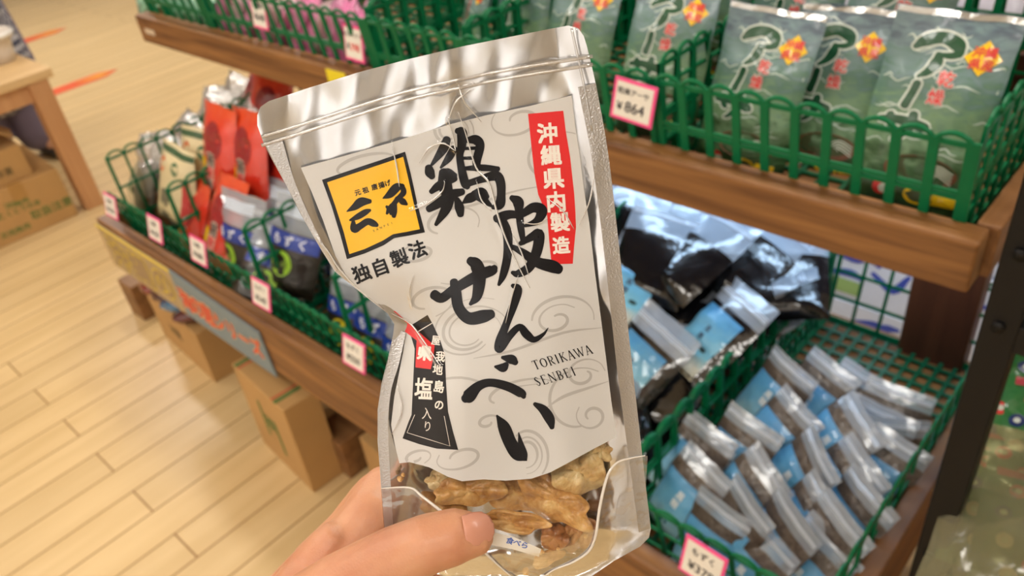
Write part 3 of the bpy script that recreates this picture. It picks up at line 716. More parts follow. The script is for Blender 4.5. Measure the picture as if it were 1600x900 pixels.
# --- pink packs and mint packs (upper tier, left)
def printed_pack(name, wd, ht, th, seed, mats, design, crinkle=.003, top=.25, nx=12, nz=16):
    p = Pouch(wd, ht, th, seed, crinkle, top, nx, nz); t = thing(name, 'pack', 'pack')
    p.body('bag', t, mats); mb = MB(); design(p, mb)
    if mb.v: mb.build('printed_design', t)
    return t, ht
M_PINKP = ramp_mat('pink_pack_print', [(0, rgb(214, 110, 168)), (.5, rgb(232, 140, 190)), (1, rgb(240, 170, 206))], 2, .15, 30, .3, .25, .9, .6, 60)
M_PINKW = ramp_mat('pale_pack_print', [(0, rgb(196, 184, 176)), (1, rgb(226, 214, 208))], 2, .15, 30, .3, .25, .9, .6, 60)
M_MINT = ramp_mat('mint_pack_print', [(0, rgb(50, 84, 56)), (.45, rgb(96, 130, 96)), (.6, rgb(150, 206, 180)), (1, rgb(170, 220, 196))], 2, .15, 60, .35, .3, .9, .6, 60)
def d_pink(p, mb):
    vs, fs = disc(.5, .6, .2); p.shape(mb, vs, fs, plain(232, 60, 120, rough=.3, coat=.6), .0008)
    vs, fs = rect(.15, .25, .85, .36); p.shape(mb, vs, fs, plain(244, 214, 228, rough=.3, coat=.6), .0008)
def d_none(p, mb): pass
ORD = ['leftmost', 'second from the left', 'third from the left', 'fourth from the left', 'fifth from the left', 'sixth from the left', 'sixth from the right', 'fifth from the right', 'fourth from the right', 'third from the right', 'second from the right', 'rightmost']
pk = [printed_pack('pink_pack', .11, .15, .04, 3, [(2, M_PINKP)], d_pink), printed_pack('pink_pack', .11, .15, .04, 8, [(2, M_PINKW)], d_pink)]
for i in range(12):
    u = 358 + 19 * i; v = 2 + 4.6 * i + (i % 3) * 6
    o, h = pk[i] if i < 2 else (copy_tree(pk[(0 if i % 4 else 1)][0]), .15)
    place(o, on_y(u, v, .945 + .012 * (i % 3)), .15, -62 + 9 * (i % 4), 16 + 4 * (i % 3), 6 - 4 * (i % 3))
    tag(o, 'glossy %s pack, %s in the pink row of the upper tier' % ('pale' if (i == 1 or (i > 1 and i % 4 == 0)) else 'pink', ORD[i]), 'pack', 'pink packs in one basket')
pk = printed_pack('mint_pack', .12, .15, .04, 5, [(2, M_MINT)], d_none)
for i in range(5):
    o = pk[0] if i == 0 else copy_tree(pk[0])
    place(o, on_y(228 + 26 * i, 8 + 6 * i, .96), .15, -20 + 8 * (i % 3), 18, 4 - 3 * (i % 3)); tag(o, 'mint green pack, %s, at the far left of the upper tier' % ['leftmost', 'second from the left', 'middle one', 'second from the right', 'rightmost'][i], 'pack', 'mint packs in one basket')

# --- rear baskets of the island's far side with pale packs
RB = [(-.47, -.17, 'green basket on the rear side behind the rightmost seaweed packs'), (-.82, -.5, 'green basket on the rear side behind the middle seaweed packs')]
for a, b, lab in RB:
    make_basket('plastic_basket', lab, a, b, BACK + .05, BACK + .35, UZ - .05, .15, .15, 8, 8, RW, RW, 'baskets on the rear side')
MB().box(((X0 + X1) / 2, BACK + .21, UZ - .06), (X1 - X0, .36, .018), M_RAIL).build('rear_deck', sh, org)
pk = printed_pack('white_pack', .13, .16, .05, 6, [(2, plain(206, 204, 222, rough=.25, coat=1, bump=.5, bscale=60))], d_none, .006)
for i, (u, v) in enumerate(((1460, -8), (1380, -16), (1540, -2), (1300, -20))):
    o = pk[0] if i == 0 else copy_tree(pk[0])
    place(o, on_y(u, v, BACK + .14), .16, 8 * i - 10, 35, 10 - 7 * i); tag(o, 'pale lilac white pack in the rear baskets, ' + ['second from the right', 'third from the right', 'rightmost', 'leftmost'][i], 'pack', 'pale packs in the rear baskets')

# --- lower tier: clear, cream and red packs
M_BROWNC = ramp_mat('brown_seaweed_content', [(0, rgb(50, 46, 32)), (.5, rgb(104, 96, 70)), (1, rgb(170, 160, 136))], 2, .2, 50, .5, .3, 1, .9, 60)
M_CREAMP = ramp_mat('cream_pack_print', [(0, rgb(206, 190, 146)), (1, rgb(226, 212, 172))], 2, .2, 20, .25, .35, .7, .5, 60)
M_REDP = ramp_mat('red_pack_print', [(0, rgb(206, 60, 30)), (.35, rgb(214, 52, 34)), (.8, rgb(226, 58, 34)), (1, rgb(232, 84, 44))], 2, .22, 25, .25, .28, 1, .5, 50)
M_CRINKLE = film('crinkled_film', gloss=.3, rough=.12, bump=1.0, bscale=80, haze=.45, hazecol=(.66, .64, .60, 1))
M_DKRED = plain(150, 24, 30, rough=.35, coat=.6)
def d_cream(p, mb):
    vs, fs = rect(.0, .06, 1, .16); p.shape(mb, vs, fs, plain(60, 92, 60, rough=.4), .0008)
    vs, fs = disc(.25, .36, .10, 12, .13); p.shape(mb, vs, fs, plain(206, 90, 40, rough=.4), .0008)
    vs, fs = disc(.62, .36, .09, 12, .12); p.shape(mb, vs, fs, plain(60, 110, 76, rough=.4), .0008)
    txt(p, mb, '島', .35, .9, .3, plain(70, 70, 60, rough=.4), .001, .02); txt(p, mb, '塩', .4, 1.25, .28, plain(70, 70, 60, rough=.4), .001, .02)
    vs, fs = rect(.78, .5, .92, 1.3); p.shape(mb, vs, fs, plain(196, 60, 56, rough=.4), .001)
def d_red(p, mb):
    M_DK = plain(64, 44, 40, rough=.4); M_W = plain(222, 206, 190, rough=.4)
    vs, fs = disc(.48, .62, .26, 16, .34); p.shape(mb, vs, fs, M_DKRED, .0008)
    for i, ch in enumerate('島唐辛子'):
        txt(p, mb, ch, .45 - .03 * i, .95 + .24 * i, .26, M_W, .001, .09); txt(p, mb, ch, .45 - .03 * i, .95 + .24 * i, .26, M_RED if i % 2 else M_DK, .0014, .03)
    vs, fs = disc(.2, 1.1, .09, 12, .16); p.shape(mb, vs, fs, M_YEL2, .0012)
cream = printed_pack('cream_pack', .15, .20, .045, 11, [(2, M_CREAMP)], d_cream)
redp = printed_pack('red_pack', .135, .23, .045, 12, [(2, M_REDP)], d_red, .004)
clr = printed_pack('clear_pack', .16, .22, .07, 13, [(.52, M_BROWNC), (2, M_CRINKLE)], d_none, .012, .1)
LP = [(cream[0], 278, 292, .70, 4, 22, 6, 'cream pack with small green and orange pictures at the left of the lower tier'), (clr[0], 232, 280, .72, -18, 18, -8, 'clear crinkled pack of brown seaweed at the left corner of the lower tier'),
      (redp[0], 345, 240, .78, 2, 16, 4, 'tall red pack standing highest in the red row of the lower tier')]
n0 = len(LP)
LP += [(clr[0], 262, 240, .80, 10, 30, 12, 'clear crinkled pack leaning behind the cream pack'), (clr[0], 300, 205, .92, -10, 25, 5, 'clear crinkled pack rising behind the tall red pack'),
       (clr[0], 345, 165, 1.05, 12, 25, -6, 'clear crinkled pack near the far end of the red basket'), (clr[0], 372, 140, 1.14, -8, 20, 8, 'clear crinkled pack against the dark post under the upper rail'),
       (redp[0], 392, 250, .80, 2, 16, -2, 'red pack next to the tall red pack, close to the silver bag'), (redp[0], 305, 345, .69, -12, 24, 6, 'red pack lying low in front of the tall red pack'),
       (redp[0], 430, 262, .84, 4, 16, -4, 'red pack half hidden by the silver bag'), (redp[0], 420, 180, 1.05, 20, 25, 10, 'red pack at the back just under the upper rail'),
       (redp[0], 395, 160, 1.12, -14, 28, -10, 'red pack lying at the back beside the clear packs'), (cream[0], 215, 318, .685, -30, 20, 10, 'cream pack half sunk at the left corner behind the price card'),
       (redp[0], 352, 352, .69, 0, 30, 0, 'orange red pack sunk low behind the pale pink card'), (cream[0], 318, 268, .76, 16, 22, 4, 'cream pack squeezed between the clear and the tall red pack'),
       (redp[0], 462, 235, .98, 4, 16, 0, 'red pack behind the silver bag near the upper rail'), (clr[0], 250, 300, .75, 5, 20, -4, 'clear pack of brown seaweed wedged behind the left cream pack'),
       (clr[0], 240, 225, .88, 14, 34, -12, 'clear crinkled pack behind the left corner pack'), (clr[0], 285, 195, 1.0, -16, 38, 8, 'clear crinkled pack with a bright top between the left corner and the red row'),
       (clr[0], 325, 180, 1.08, 8, 42, -8, 'bright crinkled pack just behind the tallest red pack'), (clr[0], 388, 178, 1.0, -20, 36, 14, 'clear crinkled pack sunk between two red packs at the back'),
       (clr[0], 350, 150, 1.18, 24, 30, -4, 'clear crinkled pack farthest back, under the upper rail end')]
for i, (src, u, v, y, yaw, lean, roll, lab) in enumerate(LP):
    o = src if i < n0 else copy_tree(src)
    h = .23 if src is redp[0] else .22 if src is clr[0] else .19
    if src is clr[0]: v += 34
    place(o, on_y(u, v, y), h, yaw, lean, roll); tag(o, lab, 'pack', {cream[0]: 'cream packs', clr[0]: 'clear crinkled packs', redp[0]: 'red packs'}[src])

# --- zip packs
M_MOZ = ramp_mat('dark_seaweed_content', [(0, rgb(26, 22, 16)), (.5, rgb(34, 28, 22)), (1, rgb(56, 48, 38))], 2, .15, 90, .5, .3, .35, .5, 70)
M_BLACKC = ramp_mat('black_sugar_content', [(0, rgb(10, 10, 12)), (.6, rgb(17, 16, 18)), (1, rgb(30, 28, 28))], 2, .18, 60, .5, .22, 1, .6, 40)
M_BRC = ramp_mat('brown_lump_content', [(0, rgb(40, 32, 26)), (.6, rgb(66, 54, 46)), (1, rgb(104, 92, 82))], 2, .13, 110, .5, .35, .25, .6, 80)
M_SKY = ramp_mat('sky_label_print', [(0, rgb(170, 206, 214)), (.4, rgb(120, 186, 220)), (.7, rgb(96, 170, 216)), (1, rgb(84, 152, 204))], 2, .10, 40, .25, .35, .6, .1, 60)
M_SKYB = ramp_mat('sky_beach_label_print', [(0, rgb(214, 190, 140)), (.25, rgb(206, 206, 190)), (.42, rgb(130, 196, 214)), (1, rgb(80, 148, 196))], 2, .14, 30, .2, .35, .6, .1, 60)
M_BLUEB = plain(24, 60, 160, rough=.35, coat=.6)
def zip_pack(name, wd, ht, th, seed, content, fill, label_kind):
    p = Pouch(wd, ht, th, seed, .0016 if wd < .11 else .0028, .42, 12, 20, 40); t = thing(name, 'pack', 'pack')
    p.body('bag', t, [(fill, content), (2, M_ZIPFILM)])
    asp = ht / wd
    m = MB()
    for tt in ((.89, .925) if wd < .11 else (.845, .885)):
        m.tube([p.front(a, tt, .0012) for a in np.linspace(.03, .97, 11)], 0.0008 if wd < .11 else .0012, M_ZIP, 5)
    m.add([p.front(a, tt, .0007) for tt in ((.898, .917) if wd < .11 else (.855, .874)) for a in np.linspace(.03, .97, 11)], [(i, i + 1, i + 12, i + 11) for i in range(10)], plain(190, 198, 210, rough=.25, coat=.8)); m.build('zip', t)
    mb = MB()
    if label_kind == 'sky':
        vs, fs = rect(.05, asp * .33, .86, asp * .97); p.shape(mb, vs, fs, M_SKY, .0008)
        for i, ch in enumerate('黒糖'): txt(p, mb, ch, .50, asp * .50 + .15 * i, .14, plain(236, 244, 250, rough=.4), .0013, .03)
        for i in range(3): vs, fs = disc(.38 + .08 * i, asp * .85, .03, 8); p.shape(mb, vs, fs, plain(50, 90, 110, rough=.4), .0013)
        mb.build('label', t)
    elif label_kind is None: pass
    elif label_kind == 'beach':
        vs, fs = rect(.14, asp * .30, .84, asp * .92); p.shape(mb, vs, fs, M_SKYB, .0008)
        for i, ch in enumerate('黒糖'): txt(p, mb, ch, .50, asp * .50 + .12 * i, .1, plain(60, 70, 90, rough=.4), .0013, .02)
        vs, fs = disc(.68, asp * .66, .06, 10, .03); p.shape(mb, vs, fs, plain(30, 60, 60, rough=.4), .0013); mb.build('label', t)
    else:
        vs, fs = rect(.03, asp * .36, .97, asp * .52); p.shape(mb, vs, fs, M_BLUEB, .0008)
        for i, ch in enumerate('もずく'): txt(p, mb, ch, .27 + .23 * i, asp * .44, .17, plain(230, 234, 244, rough=.4), .0013, .03)
        vs, fs = disc(.42, asp * .69, .2, 20); p.shape(mb, vs, fs, label_kind, .0008)
        for i, ch in enumerate('沖縄'): txt(p, mb, ch, .34 + .15 * i, asp * .69, .11, plain(120, 150, 50, rough=.4), .0013, .02)
        vs, fs = rect(.2, asp * .08, .8, asp * .20); p.shape(mb, vs, fs, plain(206, 218, 236, rough=.35), .0010); mb.build('label', t)
    return t
M_LIME = plain(160, 206, 60, rough=.4); M_YDOT = plain(226, 206, 40, rough=.4)
mzA = zip_pack('seaweed_zip_pack', .145, .215, .045, 21, M_MOZ, .66, M_LIME); mzB = zip_pack('seaweed_zip_pack', .145, .215, .045, 22, M_MOZ, .66, M_YDOT)
MZ = [(mzA, 376, 372, .69, 6, 22, 4, 'zip pack with a green dot beside the red pack, leftmost of its kind'), (mzB, 595, 520, .70, 8, 30, 4, 'zip pack with a yellow dot nearest the pinch in the silver bag')]
MZ += [(mzA, 428, 350, .77, 10, 26, 6, 'zip pack with a green dot, second from the left and taller'), (mzA, 462, 385, .73, 14, 30, 8, 'zip pack with a green dot in front, leaning on the taller one'),
       (mzA, 430, 420, .69, 40, 45, 30, 'dark zip pack lying low in front of the green-dotted ones'), (mzA, 478, 320, .86, 6, 20, 0, 'zip pack with a blue band behind the silver bag logo side'),
       (mzA, 405, 300, .95, 4, 20, 3, 'zip pack at the back below the red packs'), (mzB, 550, 490, .71, 6, 28, -4, 'zip pack with a yellow dot beside the green divider'),
       (mzB, 610, 470, .80, 10, 24, 6, 'zip pack with a yellow dot behind the front yellow-dotted ones'), (mzB, 540, 430, .86, 4, 22, 2, 'zip pack with a pale top just left of the silver bag pinch'),
       (mzB, 640, 560, .69, 6, 26, 0, 'zip pack with a yellow dot hidden by the lower silver bag'), (mzB, 580, 400, .95, 6, 22, 2, 'zip pack at the back behind the yellow-dotted ones')]
for i, (src, u, v, y, yaw, lean, roll, lab) in enumerate(MZ):
    o = src if i < 2 else copy_tree(src); place(o, on_y(u, v, y), .215, yaw, lean, roll); tag(o, lab, 'pack', 'seaweed zip packs')

# heap of black packs
bkA = zip_pack('black_sugar_pack', .135, .20, .05, 31, M_BLACKC, .74, 'beach'); bkB = zip_pack('black_sugar_pack', .14, .20, .05, 35, M_BLACKC, .66, None); bkB2 = zip_pack('black_sugar_pack', .14, .20, .05, 39, M_BLACKC, .60, None)
BK = [(1118, 525, .535, -28, 54, -4, 'black pack with a sky and beach label in front of the green divider'), (995, 570, .51, -16, 52, 8, 'black pack with a bright blue label beside the silver bag edge'),
      (985, 450, .56, 8, 62, 10, 'black pack with a pale blue label half hidden by the silver bag'), (1075, 455, .53, 30, 66, -12, 'black pack lying flat with its clear top towards the silver bag'),
      (1190, 445, .55, -62, 64, -18, 'black pack lying slanted with a shiny zip end over the divider'), (1025, 395, .60, 18, 58, 8, 'shiny black pack under the rail near the silver bag'),
      (1095, 395, .61, -24, 60, -6, 'shiny black pack with a light blue sheen in the middle of the heap'), (1180, 400, .60, -8, 66, 14, 'shiny black pack under the rail at the right of the heap'),
      (1230, 420, .58, 24, 60, -10, 'black pack at the back corner of the heap by the posters'), (980, 350, .60, 6, 50, 0, 'black pack at the top left of the heap beside the silver bag'),
      (1050, 350, .60, -12, 48, 8, 'black pack at the very top of the heap under the rail'), (1130, 365, .585, 15, 48, -8, 'black pack at the top of the heap, right of the topmost'),
      (1040, 620, .42, 26, 48, -16, 'grey black pack at the bottom of the heap by the divider'), (1000, 660, .41, -6, 40, 8, 'grey black pack lowest in the heap beside the silver bag'),
      (1185, 490, .46, -40, 56, 6, 'black pack squeezed between the sky label pack and the divider'), (1050, 545, .43, 10, 50, -6, 'black pack below the flat one in the middle of the heap')]
for i, (u, v, z, yaw, lean, roll, lab) in enumerate(BK):
    o = bkA if i == 0 else bkB if i == 3 else bkB2 if i == 4 else copy_tree(bkA if i in (1, 2) else bkB if i % 2 else bkB2)
    place(o, on_z(u, v, z), .20, yaw, lean, roll); tag(o, lab, 'pack', 'black packs heaped in one basket')

# the rest of the two heaps, mostly hidden behind the held bag
for i in range(14):
    o = copy_tree(bkB if i % 3 else bkA); x = -.775 + .055 * (i % 4) + .01 * (i % 3); y = .76 + .13 * (i // 4)
    place(o, (x, y, .44 + .02 * (i % 3) + .05 * (i // 4) / 3), .20, -30 + 23 * (i % 5), 54 + 4 * (i % 3), 12 - 8 * (i % 4)); tag(o, 'black pack deep in the heap, hidden behind the silver bag', 'pack', 'hidden black packs')
for i in range(12):
    o = copy_tree(mzB); place(o, (-1.06 + .075 * (i % 3), .80 + .13 * (i // 3), .49), .215, -8 + 7 * (i % 4), 24, 3 - 2 * (i % 3)); tag(o, 'yellow-dotted zip pack in a rear row, hidden behind the silver bag', 'pack', 'hidden seaweed packs')

# small blue packs
blA = zip_pack('blue_label_pack', .100, .138, .030, 41, M_BRC, .80, 'sky'); blB = zip_pack('blue_label_pack', .100, .138, .030, 46, M_BRC, .80, 'sky'); blC = zip_pack('blue_label_pack', .100, .138, .030, 52, M_BRC, .80, 'sky')
BL = [(1072, 775, .45, -24, 16, 2, 'front left'), (1080, 722, .46, -14, 24, 2, 'second from the front left'), (1148, 712, .47, -12, 22, 4, 'with a wide clear top beside the divider'),
      (1160, 775, .46, -40, 18, 6, 'slanting, third along the front left'), (1140, 830, .45, -36, 14, 2, 'turned, low at the front left'), (1205, 850, .46, -42, 16, 4, 'slanting with a bright zip near the price card'),
      (1168, 890, .43, -30, 14, 0, 'cut by the bottom edge of the picture'), (1240, 745, .47, -52, 18, 8, 'steeply slanted in the middle'), (1245, 820, .46, -44, 26, 6, 'with a wavy top edge in the middle'),
      (1255, 893, .44, -30, 20, 4, 'at the bottom near the right wall of the basket'), (1278, 855, .46, -34, 18, 6, 'slanting at the right below the wavy one'), (1318, 815, .46, -40, 20, 2, 'by the right wall with its label in view'),
      (1305, 760, .47, -44, 18, 6, 'right of the middle with a dark middle band'), (1212, 680, .47, -34, 22, 4, 'in the back half with its blue label in view'), (1208, 618, .48, -28, 16, 4, 'at the back left against the divider'),
      (1300, 690, .49, -50, 20, 8, 'slanting from the back middle'), (1270, 620, .48, -22, 18, 4, 'at the back middle'), (1385, 668, .48, 8, 18, 2, 'at the back right by the dark post'),
      (1355, 700, .48, 4, 20, 4, 'in front of the back right one'), (1368, 742, .47, -10, 24, 4, 'at the right wall with a little blue in view'), (1395, 725, .47, 48, 20, 6, 'turned along the right wall'),
      (1325, 640, .48, -12, 18, 4, 'at the back, second from the dark post'), (1110, 850, .43, -10, 12, -2, 'low behind the price card')]
for i, (u, v, z, yaw, lean, roll, lab) in enumerate(BL):
    srcs = [blA, blB, blC]; o = srcs[i] if i < 3 else copy_tree(srcs[i % 3])
    place(o, on_z(u, v, z), .138, yaw * .75, lean + 20, roll + 3); tag(o, 'small blue-label zip pack ' + lab, 'pack', 'small blue-label packs')

# --- posters behind the island, lit by their own tube
cab = thing('poster_display', 'white display behind the island covered with blue and white posters', 'display', (-.62, 1.66, 0))
MB().box((0, .03, .35), (1.3, .04, .8), plain(228, 230, 240, rough=.5)).build('panel', cab)
MB().box((0, -.15, .82), (1.2, .05, .03), M_WHITE).build('tube_housing', cab)
m = MB(); m.tube([(-.56, -.15, .800), (.56, -.15, .800)], .008, M_TUBE, 10); m.build('tube', cab, smooth=True)
M_PB = plain(70, 90, 190, rough=.4); M_PG = plain(170, 200, 120, rough=.4); M_PR = plain(214, 80, 110, rough=.4); M_PW = plain(240, 242, 250, rough=.35); M_PK = plain(226, 206, 150, rough=.4)
rnd = random.Random(3)
for i in range(6):
    for j in range(4):
        t = thing('poster', 'blue and white printed poster behind the island, %s column, %s row' % (['leftmost', 'second', 'third', 'fourth', 'fifth', 'rightmost'][i], ['bottom', 'second lowest', 'second highest', 'top'][j]), 'poster', (-1.17 + .215 * i, 1.664, -.0 + .004 + .18 * j), group='posters behind the island')
        MB().box((0, 0, .08), (.2, .004, .165), M_PW).build('sheet', t)
        mb = MB()
        for k in range(4):
            x = rnd.uniform(-.07, .07); z = rnd.uniform(.03, .13)
            vs, fs = stroke([(x - .05, z, .012), (x, z + rnd.uniform(-.03, .03), .022), (x + .03, z + rnd.uniform(-.04, .04), .010)], 4)
            mb.add([(max(-.095, min(.095, a)), -.0026 - .0003 * k, max(.005, min(.155, b))) for a, b in vs], fs, M_PB)
        vs, fs = rect(-.095, .01, -.02, .05); mb.add([(a, -.0040, b) for a, b in vs], fs, [M_PG, M_PR, M_PB, M_PK][(i + j) % 4])
        mb.build('artwork', t)

# --- green packs on the black rack
def d_green(p, mb):
    for k, (cx, cy) in enumerate(((.3, .42), (.62, .45), (.45, .75), (.7, .9), (.25, 1.0), (.75, .68), (.5, 1.2), (.2, .7), (.72, 1.25), (.32, 1.35))):
        k = k % 5; vs, fs = disc(cx, cy, .08); p.shape(mb, vs, fs, [M_RED, M_RED, plain(30, 50, 110, rough=.3, coat=.6), M_YEL2, plain(210, 200, 190, rough=.3, coat=.6)][k], .0009)
        vs, fs = disc(cx, cy, .035); p.shape(mb, vs, fs, M_OUT, .0013)
    vs, fs = rect(.1, .15, .9, .26); p.shape(mb, vs, fs, plain(200, 70, 80, rough=.3, coat=.6), .0009)
M_GRP = ramp_mat('green_candy_print', [(0, rgb(20, 70, 34)), (.5, rgb(34, 112, 52)), (1, rgb(54, 132, 66))], 2, .18, 50, .4, .35, .6, .4, 70)
M_OLIVE = film('olive_film', tint=(.78, .76, .55, 1), gloss=.05, rough=.15, bump=.3, bscale=40, haze=.26, hazecol=(.42, .40, .26, 1))
gp = printed_pack('green_candy_pack', .105, .17, .045, 61, [(2, M_GRP)], d_green, .004)
gl = ['nearest the black post, upper one', 'with red dots in the middle of the rack shelf', 'at the right edge of the picture below the wooden shelf', 'lower one under the clear flap', 'at the right edge under the clear flap', 'dark one at the back of the rack shelf', 'close beside the black post, lower one', 'leaning in the middle, above the clear flap', 'lowest one, lying slanted under the olive sleeve', 'lying low next to the black post']
GP = [(1592, 640, .68, 8, 62, 6), (1590, 700, .665, 14, 60, -8), (1632, 610, .70, 10, 58, 14), (1582, 775, .645, 12, 66, 4), (1640, 770, .65, 12, 64, -14), (1612, 560, .70, 10, 50, 5), (1568, 715, .65, 16, 62, 2), (1630, 690, .68, 10, 58, 0), (1604, 840, .64, 16, 70, 10), (1560, 790, .64, 14, 68, 4)]
for i, (u, v, y, yaw, lean, roll) in enumerate(GP):
    o = gp[0] if i == 0 else copy_tree(gp[0]); place(o, on_z(u, v, y), .17, yaw, lean, roll); tag(o, 'green printed candy pack ' + gl[i], 'pack', 'green candy packs on the rack')
p = Pouch(.16, .20, .02, 77, .005, .3, 14, 18)
t = thing('plastic_sleeve', 'olive tinted clear plastic sleeve over the green packs on the rack', 'plastic sleeve'); p.body('sleeve', t, [(2, M_OLIVE)])
place(t, on_z(1600, 815, .705), .20, -8, 58, -20)
o = t

# ------------------------------------------------------------------ the bag held in front
OUT = [(402, 196), (402, 180), (407, 167), (420, 158), (480, 138), (560, 113), (640, 92), (720, 73), (800, 57), (860, 45), (888, 40), (903, 44), (912, 56), (917, 72),
       (928, 118), (940, 175), (951, 245), (961, 330), (970, 410), (980, 500), (990, 590), (1000, 680), (1009, 760), (1017, 826), (1014, 840), (1000, 854), (960, 876), (925, 900), (880, 925), (820, 930), (740, 915), (660, 890),
       (602, 850), (598, 800), (594, 740), (590, 690), (590, 640), (596, 600), (606, 560), (614, 525), (616, 506), (606, 490), (580, 470), (551, 447), (523, 424), (504, 394), (489, 368), (470, 335), (450, 295), (428, 255), (412, 224)]
def interp(x, xs, ys): return float(np.interp(x, xs, ys))
LV = [(150, 405), (226, 413), (295, 450), (368, 489), (424, 523), (470, 580), (506, 614), (560, 606), (600, 596), (640, 590), (690, 590), (850, 602), (930, 660)]
RV = [(40, 905), (118, 928), (245, 951), (410, 970), (590, 990), (760, 1009), (826, 1017), (870, 975), (930, 860)]
def st(u, v):
    l = interp(v, [p[0] for p in LV], [p[1] for p in LV]); r = interp(v, [p[0] for p in RV], [p[1] for p in RV])
    top = 172 - .262 * (u - 410) * 1.0
    s_ = (u - l) / (r - l); t_ = (v - top) / (900 - top)
    return min(1, max(0, s_)), min(1, max(0, t_))
def smooth01(x): x = min(1, max(0, x)); return x * x * (3 - 2 * x)
def base_d(u, v): return .288 + .055 * ((v - 100) / 780)
def swell(u, v):
    s_, t_ = st(u, v)
    e = smooth01(min(s_, 1 - s_) / .34)
    return e * smooth01((t_ - .12) / .55) * smooth01((1.05 - t_) / .11)
def label_d(u, v):
    b = swell(u, v)
    d = base_d(u, v) - .0125 * b
    d -= .0022 * math.exp(-(((u - 712) / 26) ** 2 + ((v - 175) / 60) ** 2))               # crease under the zip
    d += .0035 * math.exp(-(((u - 640) / 46) ** 2 + ((v - 500) / 60) ** 2))               # pinch at the left edge
    d += .0006 * math.sin(u / 38 + v / 61) * b + .0005 * math.sin(u / 23 - v / 47) * b
    return d
CREASE = [([(640, 330), (668, 318), (690, 300), (695, 285)], 3, .0007), ([(612, 225), (620, 262), (624, 292)], 4, .0008), ([(655, 255), (670, 232), (692, 224), (712, 236)], 4, .0009), ([(700, 185), (708, 215), (712, 236)], 4, .0009),
          ([(716, 175), (728, 210), (744, 262), (764, 286), (776, 330), (790, 372), (812, 420), (828, 450)], 3, .0011), ([(745, 285), (752, 312), (768, 330)], 3, .0007),
          ([(800, 364), (815, 395), (826, 430)], 3, .0007), ([(816, 348), (838, 350), (856, 342)], 3, .0006), ([(855, 310), (880, 330), (897, 358)], 3, .0007), ([(905, 352), (920, 318), (926, 290), (932, 250)], 4, .0009),
          ([(810, 430), (800, 462), (790, 505)], 3, .0006), ([(494, 370), (512, 392), (530, 420), (560, 452), (600, 484)], 4, .0010), ([(612, 490), (640, 505), (660, 530), (690, 575)], 5, .0009),
          ([(646, 430), (640, 455), (644, 480)], 3, .0005), ([(620, 600), (628, 640), (612, 680)], 4, .0008), ([(735, 140), (712, 160), (700, 190)], 5, .0008), ([(716, 132), (726, 160), (752, 190)], 5, .0008)]
_cr = []
for pts, wd, am in CREASE:
    q = np.array([(p[0], p[1]) for p in catmull([(a, b, 0) for a, b in pts], 5)]); _cr.append((q, wd, am, q[:, 0].min() - 16, q[:, 0].max() + 16, q[:, 1].min() - 16, q[:, 1].max() + 16))
def film_d(u, v):
    s_, t_ = st(u, v); e = smooth01(min(s_, 1 - s_) / .06)
    d = label_d(u, v) - .0005
    d -= e * .0005 * max(0, noise.noise(Vector((u / 70, v / 95, 1.3)))) * (1 if t_ > .1 else .4)
    for q, wd, am, x0, x1, y0, y1 in _cr:
        if x0 < u < x1 and y0 < v < y1:
            a = q[:-1]; ab = q[1:] - a; ap = np.array((u, v)) - a
            tt = np.clip((ap * ab).sum(1) / ((ab * ab).sum(1) + 1e-9), 0, 1); dist = math.sqrt((((ap - ab * tt[:, None]) ** 2).sum(1)).min())
            d -= am * math.exp(-(dist / wd) ** 2)
    return d
def back_d(u, v):
    b = swell(u, v)
    s_, t_ = st(u, v); e = min(1, min(s_, 1 - s_) / .08)
    up = smooth01((.45 - t_) / .2)
    return base_d(u, v) + .0008 + e * up * (.0026 + .0016 * noise.noise(Vector((u / 60 + v / 200, v / 210, 3.1))) + .0007 * noise.noise(Vector((u / 26, v / 120, 9.4)))) + .017 * b + .0022 * noise.noise(Vector((u / 55, v / 80, 7.7))) * min(1, 4 * b + .25) + .0012 * noise.noise(Vector((u / 24, v / 60, 2.7))) * min(1, 4 * b + .2)
ORG = unp(790, 880, .345)
bag = thing('snack_bag', 'clear and silver zip bag with a white printed label held up in the hand', 'snack bag', ORG)
def px_mesh(mb, vs, fs, dfun, mat, off=0):
    mb.add([unp(u, v, dfun(u, v) + off) for u, v in vs], fs, mat); return mb
def hb(mb, name, parent=bag, smooth=True): return mb.build(name, parent, ORG, smooth)
M_FOIL, nt_, N_, L_, p_f = new_mat('silver_foil')
p_f.inputs['Base Color'].default_value = rgb(214, 216, 220); p_f.inputs['Metallic'].default_value = 1; p_f.inputs['Roughness'].default_value = .16
M_SEAL, nt_, N_, L_, p_s = new_mat('embossed_seal')
p_s.inputs['Base Color'].default_value = rgb(192, 192, 194); p_s.inputs['Metallic'].default_value = .85; p_s.inputs['Roughness'].default_value = .3
tc_ = N_.new('ShaderNodeTexCoord'); nz_ = N_.new('ShaderNodeTexNoise'); nz_.inputs['Scale'].default_value = 1400; L_.new(tc_.outputs['Object'], nz_.inputs['Vector'])
b_ = N_.new('ShaderNodeBump'); b_.inputs['Strength'].default_value = .5; b_.inputs['Distance'].default_value = .0006; L_.new(nz_.outputs['Fac'], b_.inputs['Height']); L_.new(b_.outputs[0], p_s.inputs['Normal'])
M_FILM = film('bag_film', gloss=.015, rough=.03, bump=0)
M_LABEL = plain(210, 209, 208, rough=.45, spec=.3)
M_SWIRL = plain(182, 180, 178, rough=.45, spec=.3)
M_BLK = plain(14, 16, 24, rough=.5, spec=.12)
M_LRED = plain(222, 28, 34, rough=.4); M_LWHITE = plain(240, 232, 224, rough=.4); M_LYEL = plain(246, 190, 0, rough=.4)

